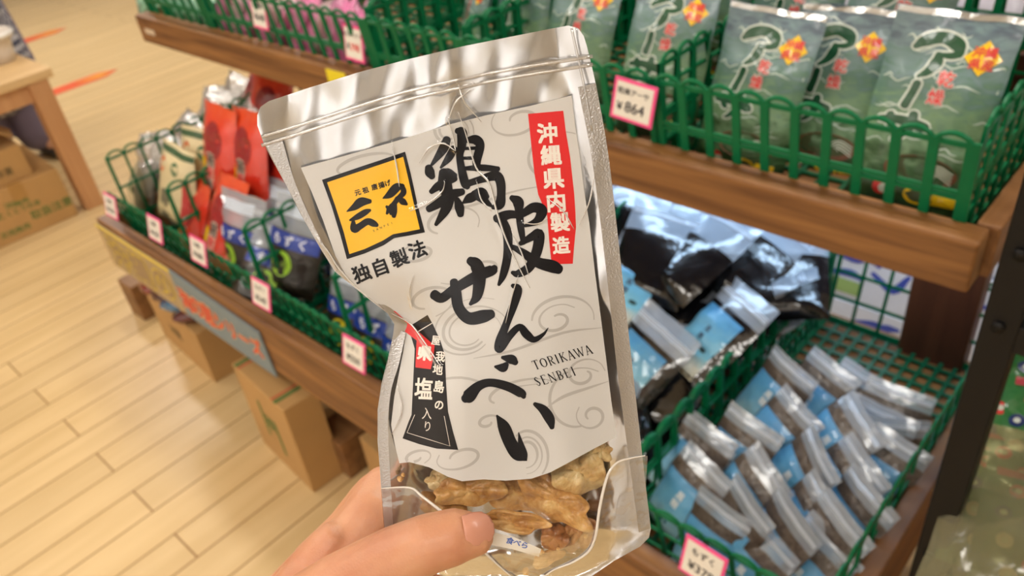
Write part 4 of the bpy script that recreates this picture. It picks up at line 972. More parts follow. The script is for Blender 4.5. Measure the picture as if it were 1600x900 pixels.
vs, fs = poly_sheet(OUT, 7); hb(px_mesh(MB(), vs, fs, back_d, M_FOIL), 'silver_back')
vs, fs = poly_sheet(OUT, 3.2); hb(px_mesh(MB(), vs, fs, film_d, M_FILM), 'front_film')
# heat-sealed side strips
def strip(mb, a, b, n, dfun, mat, off):
    A = catmull([(p[0], p[1], 0) for p in a], n); B = catmull([(p[0], p[1], 0) for p in b], n); k = len(A)
    rows = 4; v2 = []
    for i in range(k):
        for j in range(rows + 1): t = j / rows; v2.append((A[i][0] * (1 - t) + B[i][0] * t, A[i][1] * (1 - t) + B[i][1] * t))
    f2 = [(i * (rows + 1) + j, i * (rows + 1) + j + 1, (i + 1) * (rows + 1) + j + 1, (i + 1) * (rows + 1) + j) for i in range(k - 1) for j in range(rows)]
    return px_mesh(mb, v2, f2, dfun, mat, off)
for a, b in (([(416, 228), (450, 295), (489, 368), (523, 424)], [(441, 218), (462, 288), (497, 366), (527, 421)]),
             ([(616, 512), (607, 560), (597, 602), (591, 640), (591, 690), (599, 800), (603, 850)], [(634, 520), (624, 566), (612, 606), (607, 645), (607, 690), (613, 800), (616, 850)]),
             ([(931, 130), (951, 245), (970, 410), (990, 590), (1009, 760), (1016, 826)], [(903, 136), (925, 250), (946, 412), (966, 592), (989, 762), (998, 832)])):
    hb(strip(MB(), a, b, 6, film_d, M_SEAL, -.0003), 'side_seal')
# zip ridges
M_RIDGE = film('ridge_film', gloss=.3, rough=.08, bump=0, haze=.25, hazecol=(.8, .78, .75, 1)); M_CREASE_GLINT = film('crease_glint_film', gloss=.5, rough=.2, bump=0, haze=.6, hazecol=(.95, .94, .92, 1))
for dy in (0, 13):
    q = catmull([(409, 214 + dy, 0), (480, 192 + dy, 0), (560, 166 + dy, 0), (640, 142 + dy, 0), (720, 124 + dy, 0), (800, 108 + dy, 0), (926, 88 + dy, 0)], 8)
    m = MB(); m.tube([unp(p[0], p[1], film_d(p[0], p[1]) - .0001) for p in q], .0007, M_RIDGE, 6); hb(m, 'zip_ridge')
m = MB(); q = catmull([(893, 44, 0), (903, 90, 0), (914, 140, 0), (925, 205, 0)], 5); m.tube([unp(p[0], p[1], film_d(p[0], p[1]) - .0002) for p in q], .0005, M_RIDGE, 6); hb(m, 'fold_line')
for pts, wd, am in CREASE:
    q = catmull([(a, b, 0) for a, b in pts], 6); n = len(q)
    m = MB(); m.tube([unp(p[0], p[1], film_d(p[0], p[1]) - .00005) for p in q], [.00008 + am * .30 * math.sin(pi * (i + .5) / n) for i in range(n)], M_CREASE_GLINT, 6); hb(m, 'crease_glint')  # tubes over the creases, their reflected glints painted in as white haze
# bottom gusset
GUS = [(1012, 712), (986, 716), (966, 722), (952, 736), (943, 765), (936, 800), (930, 835), (920, 860), (896, 878), (866, 890), (846, 905), (850, 918), (880, 922), (925, 898), (960, 875), (1000, 853), (1014, 838), (1016, 826), (1009, 762)]
GUSL = [(595, 762), (640, 762), (660, 776), (700, 808), (740, 846), (775, 880), (812, 910), (800, 926), (740, 913), (660, 888), (603, 848)]
M_GUS = film('gusset_film', gloss=.24, rough=.10, bump=.5, bscale=110, haze=.10, hazecol=(.52, .50, .47, 1))
def gus_d(u, v): return film_d(u, v) - .0006 - .0008 * noise.noise(Vector((u / 30, v / 70, 5)))
for poly in (GUS, GUSL):
    vs, fs = poly_sheet(poly, 5); hb(px_mesh(MB(), vs, fs, gus_d, M_GUS), 'gusset')
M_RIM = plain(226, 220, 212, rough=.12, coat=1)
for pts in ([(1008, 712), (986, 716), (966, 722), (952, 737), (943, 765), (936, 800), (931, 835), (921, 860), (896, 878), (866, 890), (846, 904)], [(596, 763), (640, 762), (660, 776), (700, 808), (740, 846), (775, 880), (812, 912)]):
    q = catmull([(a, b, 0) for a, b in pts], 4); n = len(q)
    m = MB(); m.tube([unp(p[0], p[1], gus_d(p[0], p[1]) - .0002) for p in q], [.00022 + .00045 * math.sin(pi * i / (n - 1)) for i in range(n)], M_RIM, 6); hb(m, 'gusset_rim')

# label and its printing
LAB = [(470, 262), (540, 243), (620, 220), (700, 195), (760, 180), (830, 165), (893, 149), (898, 190), (906, 245), (913, 300), (921, 350), (929, 420), (938, 490), (947, 560), (955, 625), (963, 683),
       (930, 700), (890, 722), (860, 738), (830, 748), (790, 751), (755, 749), (722, 752), (700, 745), (670, 730), (640, 722), (624, 724), (618, 700), (611, 664), (616, 620), (622, 590), (630, 550), (633, 522), (622, 505), (604, 487), (575, 464), (545, 438), (524, 400), (505, 345), (487, 300)]
vs, fs = poly_sheet(LAB, 6); lab = hb(px_mesh(MB(), vs, fs, label_d, M_LABEL), 'label')
mb = MB()
def pxs(mb, vs, fs, mat, off, L=9): vs, fs = subdiv2d(vs, fs, L); px_mesh(mb, vs, fs, label_d, mat, off)
def spiral(cx, cy, r0, r1, a0, turns, sy=.6, rot=-15, wd=5, n=14):
    o = []
    for i in range(n + 1):
        t = i / n; a = R(a0) + 2 * pi * turns * t; r = r0 + (r1 - r0) * t; x = r * math.cos(a); y = r * math.sin(a) * sy; c = math.cos(R(rot)); s_ = math.sin(R(rot))
        o.append((cx + x * c - y * s_, cy + x * s_ + y * c, wd * (.35 + .65 * math.sin(pi * min(1, t + .12)))))
    return o
SW = [spiral(810, 188, 14, 48, 200, 1.15), spiral(868, 250, 22, 60, 20, .9, .8), spiral(868, 250, 22, 52, 20, .7, .8, -15, 3), spiral(560, 262, 30, 66, 170, .62, .35), spiral(705, 205, 20, 36, 90, .8, .9, -10, 5), spiral(705, 205, 13, 28, 90, .8, .9, -10, 4),
      spiral(670, 470, 20, 44, 120, .9, .6), spiral(735, 520, 28, 62, 60, .85, .75), spiral(735, 520, 20, 50, 60, .85, .75, -15, 3), spiral(735, 520, 36, 74, 60, .7, .75, -15, 3), spiral(870, 500, 10, 36, 260, 1.2, .7), spiral(870, 500, 40, 60, 200, .5, .7),
      spiral(912, 585, 8, 34, 330, 1.1, .8), spiral(925, 650, 8, 26, 160, 1.2, .9), spiral(905, 630, 36, 58, 100, .6, 1.0), spiral(762, 660, 6, 22, 20, 1.1, .6), spiral(720, 715, 18, 40, 200, 1.05, .5), spiral(822, 705, 10, 22, 250, .6, 1.2), spiral(822, 705, 16, 30, 250, .6, 1.2, -15, 3), spiral(822, 705, 24, 40, 250, .6, 1.2, -15, 5),
      spiral(650, 715, 8, 26, 30, 1.1, .5), spiral(700, 350, 26, 52, 140, .7, .6), spiral(740, 420, 24, 60, 300, .6, .35), spiral(655, 395, 14, 32, 270, 1.0, .5), spiral(800, 620, 30, 70, 170, .5, .4),
      [(650, 600, 3), (720, 590, 4), (780, 605, 3), (840, 600, 1)], [(740, 560, 1), (800, 548, 4), (880, 520, 4), (940, 512, 1)], [(690, 330, 1), (740, 320, 4), (800, 300, 3), (850, 290, 1)], [(850, 640, 1), (880, 620, 5), (920, 606, 4), (950, 596, 1)]]
from_lab = np.array(LAB, float)
def in_lab(u, v):
    ins = False; j = len(LAB) - 1
    for i in range(len(LAB)):
        (xi, yi), (xj, yj) = LAB[i], LAB[j]
        if (yi > v) != (yj > v) and u < (xj - xi) * (v - yi) / (yj - yi) + xi: ins = not ins
        j = i
    return ins
for s_ in SW:
    vs, fs = stroke(s_, 5)
    fs = [f for f in fs if all(in_lab(*vs[i]) for i in f)]
    if fs: pxs(mb, vs, fs, M_SWIRL, -.00007)
hb(mb, 'swirl_pattern', lab)
# brush lettering: stroke lists in the units of a close-up (origin, scale)
def brush(mb, strokes, ox, oy, sc, mat=M_BLK, off=-.00016, fat=1.0):
    for s_ in strokes:
        vs, fs = stroke([(ox + x / sc, oy + y / sc, w_ * fat / sc) for x, y, w_ in s_], 6); pxs(mb, vs, fs, mat, off)
TORI = [[(188, 120, 34), (168, 170, 42), (112, 248, 14)], [(222, 168, 34), (196, 215, 34), (156, 264, 10)], [(96, 262, 34), (102, 288, 44), (114, 310, 28)], [(158, 292, 24), (190, 292, 46), (228, 304, 26)], [(172, 285, 44), (178, 350, 62), (196, 418, 46)],
        [(108, 385, 22), (150, 352, 38), (226, 316, 32)], [(95, 472, 30), (150, 440, 42), (210, 400, 44), (266, 384, 30)], [(202, 400, 50), (182, 470, 46), (132, 550, 16)], [(238, 424, 26), (250, 462, 42), (256, 500, 30)],
        [(238, 78, 26), (262, 88, 46), (262, 150, 40), (252, 215, 32), (276, 335, 40), (292, 362, 24)], [(292, 125, 26), (332, 124, 44), (354, 152, 40), (338, 225, 38), (336, 270, 30)], [(262, 168, 14), (335, 165, 16)], [(266, 216, 14), (335, 215, 16)],
        [(268, 268, 16), (360, 264, 30), (446, 270, 22)], [(288, 345, 30), (350, 325, 32), (430, 304, 44), (456, 335, 42), (460, 400, 38), (452, 448, 44), (418, 464, 18)], [(268, 440, 10), (300, 418, 42), (338, 402, 36)], [(335, 400, 40), (380, 432, 32), (410, 455, 14)], [(322, 396, 30), (362, 386, 40), (388, 412, 26)]]
KAWA = [[(512, 414, 24), (544, 436, 50), (550, 480, 36), (558, 560, 32), (572, 642, 22)], [(435, 520, 36), (470, 508, 44), (505, 498, 38), (560, 498, 32), (622, 464, 44), (664, 480, 50), (640, 530, 34), (580, 556, 14)], [(452, 512, 44), (490, 590, 42), (492, 700, 38), (472, 796, 34), (448, 852, 14)],
        [(556, 645, 20), (620, 608, 38), (650, 600, 48), (640, 680, 46), (602, 762, 42), (545, 796, 34), (515, 790, 16)], [(518, 662, 22), (570, 690, 34), (640, 738, 46), (718, 760, 56), (752, 775, 42)]]
SE = [[(48, 186, 42), (80, 200, 40), (130, 165, 40), (220, 112, 46), (286, 86, 44), (300, 74, 26)], [(196, 45, 34), (222, 62, 54), (236, 110, 54), (226, 190, 42), (198, 226, 14)], [(130, 132, 34), (138, 170, 44), (150, 240, 46), (192, 284, 50), (250, 276, 54), (286, 266, 38)]]
NN = [[(372, 148, 16), (394, 164, 36), (380, 220, 36), (346, 310, 32), (322, 376, 40), (316, 410, 36), (334, 402, 24), (362, 356, 30), (402, 320, 28), (430, 350, 36), (462, 372, 26), (500, 350, 14), (520, 324, 3)]]
BE = [[(300, 484, 10), (332, 488, 38), (348, 474, 22)], [(330, 446, 14), (368, 454, 40), (386, 468, 24)], [(174, 618, 34), (192, 606, 56), (230, 566, 40), (280, 550, 34), (350, 565, 38), (408, 594, 38), (420, 610, 18)]]
II = [[(308, 686, 8), (336, 732, 50), (362, 796, 54), (394, 846, 54), (424, 868, 14)], [(398, 756, 3), (406, 800, 22), (420, 846, 30), (430, 872, 6)], [(464, 638, 16), (500, 662, 38), (526, 700, 42), (536, 736, 20)]]
for grp in (TORI, KAWA):
    mb = MB(); brush(mb, grp, 640, 180, 3.215, fat=1.14); hb(mb, 'brush_letter', lab)
for grp in (SE, NN, BE, II):
    mb = MB(); brush(mb, grp, 660, 390, 2.646); hb(mb, 'brush_letter', lab)
def glyph_px(mb, ch, cx, cy, size, rot, mat, off, bold=.02, sx=1.0, L=9, shear=0):
    vs, fs = glyphs(ch, bold); c, s_ = math.cos(R(rot)), math.sin(R(rot))
    o = []
    for x, y in vs:
        x = (x * sx + shear * y) * size; y = -y * size; o.append((cx + x * c - y * s_, cy + x * s_ + y * c))
    pxs(mb, o, fs, mat, off, L)
# yellow emblem
mb = MB()
pxs(mb, [(503, 281), (633, 237), (642, 272), (652, 318), (664, 363), (640, 368), (616, 372), (600, 383), (570, 396), (542, 405), (532, 368), (518, 322)], [tuple(range(12))], M_BLK, -.00010)
pxs(mb, [(511, 285), (630, 245), (637, 275), (647, 320), (656, 358), (636, 362), (614, 366), (598, 376), (570, 389), (546, 397), (537, 362), (524, 322)], [tuple(range(12))], M_LYEL, -.00016)
SAN = [[(204, 432, 6), (250, 405, 34), (292, 374, 46), (346, 370, 22)], [(222, 486, 10), (270, 464, 30), (318, 436, 30), (346, 424, 14)], [(242, 484, 14), (248, 538, 40), (284, 522, 34), (330, 494, 34), (366, 506, 34), (388, 517, 20)],
       [(424, 352, 6), (466, 328, 38), (508, 286, 44), (548, 276, 20)], [(540, 272, 22), (550, 316, 30), (516, 352, 22)], [(470, 400, 14), (502, 372, 26), (512, 350, 22)], [(448, 446, 12), (462, 420, 26), (480, 396, 26)], [(494, 384, 26), (497, 430, 24), (490, 462, 22)], [(520, 352, 20), (546, 372, 34), (570, 388, 14)], [(446, 402, 14), (470, 424, 24), (474, 448, 16)]]
brush(mb, SAN, 490, 220, 3.915, M_BLK, -.00024, 1.22)
for ch, u, v in (('元', 559, 301), ('祖', 571, 297), ('唐', 585, 292), ('揚', 596, 289), ('げ', 606, 286)): glyph_px(mb, ch, u, v, 10, -17, M_BLK, -.00024, .04)
for i, ch in enumerate('SANPEI'): glyph_px(mb, ch, 584 + 5.6 * i, 360.5 - 2.4 * i, 5, -20, M_BLK, -.00024, .01)
hb(mb, 'emblem', lab)
mb = MB()
for ch, u, v in (('独', 565, 427), ('自', 594, 417), ('製', 624, 403), ('法', 652, 390)): glyph_px(mb, ch, u, v, 29, -20, M_BLK, -.00016, .035)
hb(mb, 'small_lettering', lab)
# red strip
mb = MB()
RS = [(825, 178), (880, 173), (884, 205), (891, 247), (897, 301), (899, 330), (900, 355), (897, 385), (895, 412), (862, 413), (858, 375), (855, 337), (847, 318), (841, 304), (835, 271), (830, 225)]
pxs(mb, RS, [tuple(range(len(RS)))], M_LRED, -.00010)
for ch, u, v, s_ in (('沖', 855, 208, 33), ('縄', 861, 242, 33), ('県', 865, 279, 34), ('内', 869, 315, 33), ('製', 875, 347, 31), ('造', 877, 383, 28)): glyph_px(mb, ch, u, v, s_, -4, M_LWHITE, -.00022, .045)
hb(mb, 'red_strip', lab)
# serif capitals: (strokes in a unit box; x, y up; width)
SF = {'T': [[(.5, 0, .12), (.5, .97, .12)], [(0, .97, .05), (1, .97, .05)], [(.03, .97, .04), (.03, .8, .03)], [(.97, .97, .04), (.97, .8, .03)], [(.3, 0, .04), (.7, 0, .04)]],
      'O': [[(.5, .98, .05), (.14, .78, .11), (.08, .5, .13), (.14, .22, .11), (.5, .02, .05), (.86, .22, .11), (.92, .5, .13), (.86, .78, .11), (.5, .98, .05)]],
      'R': [[(.2, 0, .12), (.2, .97, .12)], [(.02, 0, .04), (.4, 0, .04)], [(.02, .97, .04), (.5, .97, .05), (.78, .86, .10), (.78, .62, .10), (.5, .5, .05), (.22, .5, .04)], [(.45, .5, .08), (.7, .2, .12), (.98, .0, .06)]],
      'I': [[(.5, 0, .12), (.5, .97, .12)], [(.25, 0, .04), (.75, 0, .04)], [(.25, .97, .04), (.75, .97, .04)]],
      'K': [[(.2, 0, .12), (.2, .97, .12)], [(.02, 0, .04), (.4, 0, .04)], [(.02, .97, .04), (.4, .97, .04)], [(.86, .97, .04), (.24, .46, .05)], [(.4, .58, .09), (.95, 0, .11)], [(.7, .97, .04), (.98, .97, .04)]],
      'A': [[(.5, 1, .06), (.1, 0, .05)], [(.5, 1, .10), (.9, 0, .13)], [(.24, .35, .04), (.76, .35, .04)], [(-.05, 0, .04), (.25, 0, .04)], [(.72, 0, .04), (1.06, 0, .04)]],
      'W': [[(.0, .97, .11), (.28, 0, .08)], [(.28, 0, .05), (.52, .97, .05)], [(.45, .97, .11), (.72, 0, .08)], [(.72, 0, .05), (1.0, .97, .05)], [(-.12, .97, .04), (.14, .97, .04)], [(.88, .97, .04), (1.1, .97, .04)]],
      'S': [[(.84, .78, .04), (.5, .98, .06), (.2, .78, .11), (.5, .52, .14), (.82, .25, .11), (.5, .02, .06), (.12, .24, .04)]],
      'E': [[(.2, 0, .12), (.2, .97, .12)], [(.02, 0, .04), (.85, 0, .05), (.9, .2, .03)], [(.02, .97, .04), (.82, .97, .05), (.84, .8, .03)], [(.22, .5, .04), (.62, .5, .04)]],
      'N': [[(.15, 0, .05), (.15, .97, .05)], [(.12, .97, .12), (.85, .02, .12)], [(.87, 0, .05), (.87, .97, .05)], [(0, 0, .04), (.3, 0, .04)], [(.72, .97, .04), (1.0, .97, .04)]],
      'B': [[(.2, 0, .12), (.2, .97, .12)], [(.02, .97, .04), (.5, .97, .05), (.74, .82, .1), (.7, .6, .09), (.4, .52, .04)], [(.3, .52, .04), (.66, .46, .08), (.84, .26, .12), (.6, .03, .06), (.02, 0, .04)]]}
mb = MB()
def serif_line(word, u0, v0, u1, v1, h):
    wds = {'I': .38, 'W': 1.15, 'T': .8, 'E': .7, 'S': .62, 'B': .72, 'R': .8}; tot = sum(wds.get(c, .85) + .22 for c in word) - .22; du, dv = (u1 - u0), (v1 - v0); Ln = math.hypot(du, dv); ax = np.array((du, dv)) / Ln; up = np.array((ax[1], -ax[0])); up = up * .97 + np.array((-.16, 0)); x = 0; k = Ln / tot
    for c in word:
        wd = wds.get(c, .85)
        for s_ in SF[c]:
            vs, fs = stroke([(q[0] * wd * k, q[1] * h, q[2] * h * 1.15) for q in s_], 5 if len(s_) > 2 else 1, 0, False)
            pxs(mb, [tuple(np.array((u0, v0)) + ax * (x * k + a) + up * b) for a, b in vs], fs, M_BLK, -.00016, 12)
        x += wd + .22
serif_line('TORIKAWA', 836, 578, 927, 552, 14.5); serif_line('SENBEI', 839, 604, 901, 586, 14.5)
hb(mb, 'roman_lettering', lab)
# dark salt sticker with its red stamp
mb = MB()
DK = [(638, 511), (668, 492), (677, 508), (688, 532), (695, 554), (697, 600), (700, 643), (708, 675), (716, 703), (682, 701), (655, 694), (629, 685), (638, 660), (643, 648), (646, 586), (648, 545)]
pxs(mb, DK, [tuple(range(len(DK)))], plain(22, 20, 24, rough=.5, spec=.12), -.00010)
pxs(mb, [(608, 487), (617, 486), (640, 506), (664, 527), (679, 540), (677, 560), (673, 577), (649, 574), (651, 532), (630, 516)], [tuple(range(10))], M_LRED, -.00018)
for ch, u, v, s_ in (('県', 664, 552, 24),): glyph_px(mb, ch, u, v, s_, 8, M_LWHITE, -.00026, .05)
for ch, u, v, s_ in (('屋', 681, 532, 16), ('我', 688, 557, 17), ('地', 684, 577, 18), ('島', 686, 604, 20), ('の', 686, 633, 17)): glyph_px(mb, ch, u, v, s_, 6, M_LWHITE, -.00018, .03, .9)
for ch, u, v, s_ in (('塩', 662, 607, 36), ('入', 667, 646, 20), ('り', 668, 666, 18)): glyph_px(mb, ch, u, v, s_, 3, M_LWHITE, -.00018, .03 if s_ > 30 else .0, .8)
for pts in ([(648, 648, .9), (636, 676, .9), (668, 686, .9), (703, 697, .9), (694, 650, .9)], [(650, 520, 1.2), (675, 505, 1.2)]):
    vs, fs = stroke(pts, 1, 0, False); pxs(mb, vs, fs, M_LWHITE, -.00018)
hb(mb, 'salt_sticker', lab)

# crisps, sachet and crumbs inside
def senbei_mat(c0, c1, c2):
    m, nt, N, L, p = new_mat('fried_skin')
    tc = N.new('ShaderNodeTexCoord'); n1 = N.new('ShaderNodeTexNoise'); n1.inputs['Scale'].default_value = 75; n1.inputs['Detail'].default_value = 6; n1.inputs['Roughness'].default_value = .65
    L.new(tc.outputs['Object'], n1.inputs['Vector']); cr = N.new('ShaderNodeValToRGB'); e = cr.color_ramp.elements
    e[0].position = .28; e[0].color = rgb(*c0); e[1].position = .72; e[1].color = rgb(*c2); k = e.new(.5); k.color = rgb(*c1)
    L.new(n1.outputs['Fac'], cr.inputs[0]); L.new(cr.outputs[0], p.inputs['Base Color']); p.inputs['Roughness'].default_value = .38; p.inputs['Coat Weight'].default_value = .3
    n2 = N.new('ShaderNodeTexNoise'); n2.inputs['Scale'].default_value = 420; n2.inputs['Detail'].default_value = 4; L.new(tc.outputs['Object'], n2.inputs['Vector'])
    b = N.new('ShaderNodeBump'); b.inputs['Strength'].default_value = .6; b.inputs['Distance'].default_value = .0012; L.new(n2.outputs['Fac'], b.inputs['Height']); L.new(b.outputs[0], p.inputs['Normal'])
    p.inputs['Subsurface Weight'].default_value = .15; p.inputs['Subsurface Radius'].default_value = (.004, .002, .001)
    return m
M_SENS = [senbei_mat((176, 128, 72), (216, 184, 126), (240, 224, 178)), senbei_mat((146, 92, 46), (208, 158, 92), (238, 210, 150)), senbei_mat((104, 58, 34), (168, 110, 62), (214, 168, 112))]; M_SEN = M_SENS[1]
def crisp(u, v, rx, ry, ang, dd, curl, seed, lab_):
    """frilly curled flake: an oval sheet, folded over and wavy at its edge"""
    d0 = base_d(u, v) + dd; px = d0 / F_PX; mb = MB(); nr, na = 10, 44; vs = []; fs = []
    def pt(r, a):
        x = rx * r * math.cos(a); y = ry * r * math.sin(a)
        wob = noise.noise(Vector((math.cos(a) * 1.6, math.sin(a) * 1.6, seed))) * .38 * r
        x *= 1 + wob; y *= 1 + wob
        z = curl * ry * ((y / ry) ** 2) + .30 * ry * noise.noise(Vector((x / 13, y / 13, seed * 3.3))) + .22 * ry * r * math.sin(a * 5 + seed) + .16 * ry * noise.noise(Vector((x / 5, y / 5, seed)))
        c, s_ = math.cos(R(ang)), math.sin(R(ang))
        uu, vv = u + x * c - y * s_, v + x * s_ + y * c
        return unp(uu, vv, d0 + z * px)
    vs.append(pt(0, 0))
    for i in range(1, nr + 1):
        for k in range(na): vs.append(pt(i / nr, 2 * pi * k / na))
    for k in range(na): fs.append((0, 1 + k, 1 + (k + 1) % na))
    for i in range(nr - 1):
        for k in range(na): a = 1 + i * na; fs.append((a + k, a + na + k, a + na + (k + 1) % na, a + (k + 1) % na))
    loc = unp(u, v, d0); mb.add(vs, fs, M_SENS[{1: 0, 6: 0, 7: 0, 5: 2, 9: 2, 3: 1}.get(seed, 1)]); o = mb.build('chicken_skin_crisp', None, loc, True); o.location = loc
    so = o.modifiers.new('solid', 'SOLIDIFY'); so.thickness = .0016; so.offset = 0
    sb = o.modifiers.new('sub', 'SUBSURF'); sb.levels = 1; sb.render_levels = 2
    tag(o, lab_, 'crisp', 'crisps in the bag')
CR = [(905, 736, 44, 36, -25, .0045, .9, 1, 'pale puffed crisp at the right just under the label'), (868, 782, 66, 30, 32, .001, .8, 2, 'long golden crisp right of the thumb tip slanting down'),
      (735, 766, 60, 24, -6, .001, .7, 3, 'knobbly crisp just above the thumb'), (800, 815, 52, 18, 6, -.001, -1.1, 4, 'curled crisp with a dark hollow beside the thumb nail'),
      (866, 838, 24, 20, 20, .002, .8, 5, 'small brown crisp above the bottom right of the bag'), (684, 752, 20, 14, 10, .005, .6, 6, 'small round crisp at the left under the label'), (942, 704, 16, 20, 10, .006, .8, 7, 'yellowish crisp at the right corner of the label'),
      (806, 768, 52, 30, 10, .006, .8, 8, 'broad crisp in the middle under the label'), (905, 828, 22, 34, 20, .0055, .7, 9, 'dark reddish crisp at the right by the gusset fold'), (775, 722, 70, 30, -10, .009, .5, 10, 'crisp mostly hidden behind the bottom edge of the label'),
      (855, 872, 26, 12, -25, .003, .5, 11, 'crumbly crisp at the very bottom of the bag'), (690, 790, 40, 22, 20, .0075, .6, 12, 'crisp low at the left behind the thumb')]
for a in CR: crisp(*a)
for i, (u, v, r_) in enumerate(((626, 748, 5), (846, 862, 4), (822, 893, 6), (872, 858, 3), (915, 838, 3.5), (630, 742, 3))):
    loc = unp(u, v, base_d(u, v) - .001 if u < 700 else label_d(u, v) + .002); bm = bmesh.new(); bmesh.ops.create_icosphere(bm, subdivisions=2, radius=r_ * .00027)
    for vv in bm.verts: vv.co *= 1 + .5 * noise.noise(vv.co * 1400 + Vector((i * 5, 0, 0)))
    me = bpy.data.meshes.new('crumb'); bm.to_mesh(me); bm.free(); me.materials.append(M_SEN); o = bpy.data.objects.new('crumb', me); COL.objects.link(o); o.location = loc; tag(o, 'tiny golden crumb of crisp inside the bag', 'crumb', 'crumbs in the bag')
SA_POLY = [(752, 828), (800, 838), (846, 858), (842, 870), (800, 858), (750, 848)]
vs, fs = poly_sheet(SA_POLY, 5); mb = MB()
mb.add([unp(u, v, label_d(u, v) + .0010) for u, v in vs], fs, M_PAPER); mb.add([unp(u, v, label_d(u, v) + .0026) for u, v in vs], [f[::-1] for f in fs], M_PAPER)
SLOC = unp(800, 848, .33); sac = mb.build('absorber_sachet', None, SLOC, True); sac.location = SLOC; tag(sac, 'small white sachet with blue writing under the thumb tip inside the bag', 'sachet')
mb = MB(); M_BLUEINK = plain(60, 100, 190, rough=.4)
for ch, u, v in (('食', 797, 845), ('べ', 808, 848), ('ら', 820, 852)): 
    vs, fs = glyphs(ch, .02); c, s_ = math.cos(R(20)), math.sin(R(20)); px_mesh(mb, [(u + 13 * (x * c + y * s_), v + 11 * (x * s_ - y * c)) for x, y in vs], fs, label_d, M_BLUEINK, .0007)
mb.build('blue_writing', sac, SLOC)

# ------------------------------------------------------------------ the hand
def skin_mat():
    m, nt, N, L, p = new_mat('skin')
    tc = N.new('ShaderNodeTexCoord'); n1 = N.new('ShaderNodeTexNoise'); n1.inputs['Scale'].default_value = 38; n1.inputs['Detail'].default_value = 4; L.new(tc.outputs['Object'], n1.inputs['Vector'])
    cr = N.new('ShaderNodeValToRGB'); e = cr.color_ramp.elements; e[0].position = .3; e[0].color = rgb(194, 132, 100); e[1].position = .7; e[1].color = rgb(214, 160, 124)
    L.new(n1.outputs['Fac'], cr.inputs[0]); L.new(cr.outputs[0], p.inputs['Base Color'])
    p.inputs['Roughness'].default_value = .45; p.inputs['Subsurface Weight'].default_value = .25; p.inputs['Subsurface Radius'].default_value = (.006, .0025, .0012); p.inputs['Subsurface Scale'].default_value = 1
    mp = N.new('ShaderNodeMapping'); mp.inputs['Scale'].default_value = (1, 1, 1); L.new(tc.outputs['Object'], mp.inputs[0])
    vo = N.new('ShaderNodeTexVoronoi'); vo.inputs['Scale'].default_value = 900; L.new(mp.outputs[0], vo.inputs['Vector'])
    b = N.new('ShaderNodeBump'); b.inputs['Strength'].default_value = .16; b.inputs['Distance'].default_value = .0005; L.new(vo.outputs['Distance'], b.inputs['Height']); L.new(b.outputs[0], p.inputs['Normal'])
    return m
M_SKIN = skin_mat()
PK = {}
def J(k, u, v, d, r): PK[k] = (Vector(unp(u, v, d)) - HORG, r * d / F_PX)
HORG = unp(470, 1010, .36)
hand = thing('person', 'hand with thumb in front gripping the lower left of the snack bag', 'person', HORG)
# thumb
J('t0', 455, 990, .338, 78); J('t1', 530, 925, .330, 60); J('t2', 612, 874, .323, 50); J('t3', 668, 850, .3185, 47); J('t4', 712, 838, .3185, 44); J('t5', 738, 836, .319, 36)
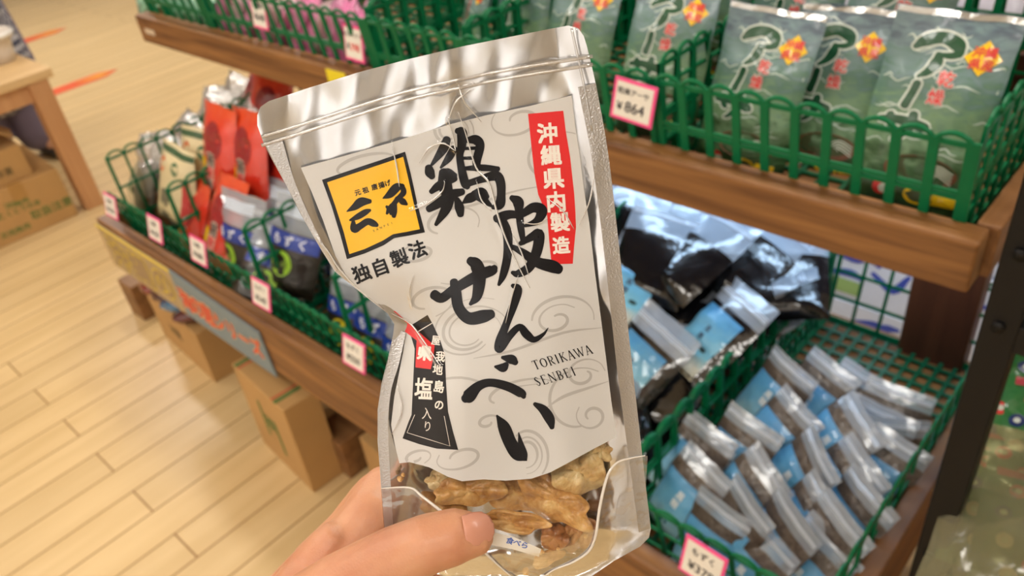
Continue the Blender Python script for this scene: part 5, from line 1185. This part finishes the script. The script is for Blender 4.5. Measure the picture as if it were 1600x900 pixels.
# palm and finger roots behind the bag
J('w0', 330, 1200, .40, 105); J('w1', 420, 1040, .385, 100)
J('p0', 505, 900, .378, 62); J('p1', 560, 845, .382, 60); J('p2', 585, 800, .384, 52); J('p3', 560, 930, .385, 60); J('p4', 640, 960, .39, 58)
J('pb', 548, 868, .369, 60); J('pc', 585, 812, .374, 52); J('th', 520, 850, .362, 36); J('th2', 480, 905, .362, 46)
J('i0', 602, 778, .386, 50); J('i1', 700, 735, .392, 38); J('i2', 790, 712, .386, 34); J('i3', 850, 712, .380, 28)
J('m0', 620, 830, .392, 46); J('m1', 735, 800, .400, 38); J('m2', 830, 785, .392, 34); J('m3', 890, 790, .384, 28)
J('r0', 640, 890, .396, 44); J('r1', 745, 870, .404, 36); J('r2', 835, 855, .394, 32); J('r3', 885, 858, .386, 27)
J('l0', 655, 950, .398, 40); J('l1', 735, 940, .404, 32); J('l2', 800, 930, .394, 28); J('l3', 840, 932, .386, 24)
skin_body('hand', PK, [('t0', 't1'), ('t1', 't2'), ('t2', 't3'), ('t3', 't4'), ('t4', 't5'), ('w0', 'w1'), ('w1', 't0'), ('w1', 'p0'), ('p0', 'p1'), ('p1', 'p2'), ('p0', 'p3'), ('p3', 'p4'), ('p1', 'p3'), ('w1', 'p3'), ('th', 'th2'), ('th2', 't0'), ('pb', 'pc'), ('pb', 'th2'), ('pb', 'p3'), ('pc', 'i0'), ('pc', 'm0'), ('p2', 'i0'),
    ('i0', 'i1'), ('i1', 'i2'), ('i2', 'i3'), ('p1', 'm0'), ('m0', 'm1'), ('m1', 'm2'), ('m2', 'm3'), ('p3', 'r0'), ('r0', 'r1'), ('r1', 'r2'), ('r2', 'r3'), ('p4', 'l0'), ('l0', 'l1'), ('l1', 'l2'), ('l2', 'l3'), ('m0', 'r0'), ('i0', 'm0'), ('r0', 'l0')], M_SKIN, hand, .0011, 7)
# thumb nail: a curved plate on the upper side of the tip
NAIL = [(721, 806), (736, 800), (752, 799), (765, 806), (772, 819), (773, 832), (768, 845), (752, 852), (731, 856), (727, 840), (724, 822)]
def nail_d(u, v):
    # follow the round of the thumb tip
    ax = np.array((738 - 668, 836 - 850), float); L0 = np.linalg.norm(ax); ax /= L0; q = np.array((u - 668, v - 850), float); al = q @ ax; pe_ = q @ np.array((-ax[1], ax[0]))
    r_ = 44 - max(0, (al - 45)) * .16; h = math.sqrt(max(0, 1 - min(.96, abs(pe_) / r_) ** 2)) * r_; tip = max(0, al - 66); h -= .012 * tip * tip
    return .3187 - h * .945 * .3187 / F_PX + .0003
vs, fs = poly_sheet(NAIL, 3); mb = MB(); mb.add([unp(u, v, nail_d(u, v)) - HORG for u, v in vs], fs, plain(208, 146, 122, rough=.38, coat=.1, vary=.03)); nl = mb.build('thumb_nail', hand, None, True)
so = nl.modifiers.new('solid', 'SOLIDIFY'); so.thickness = .0006; so.offset = 1
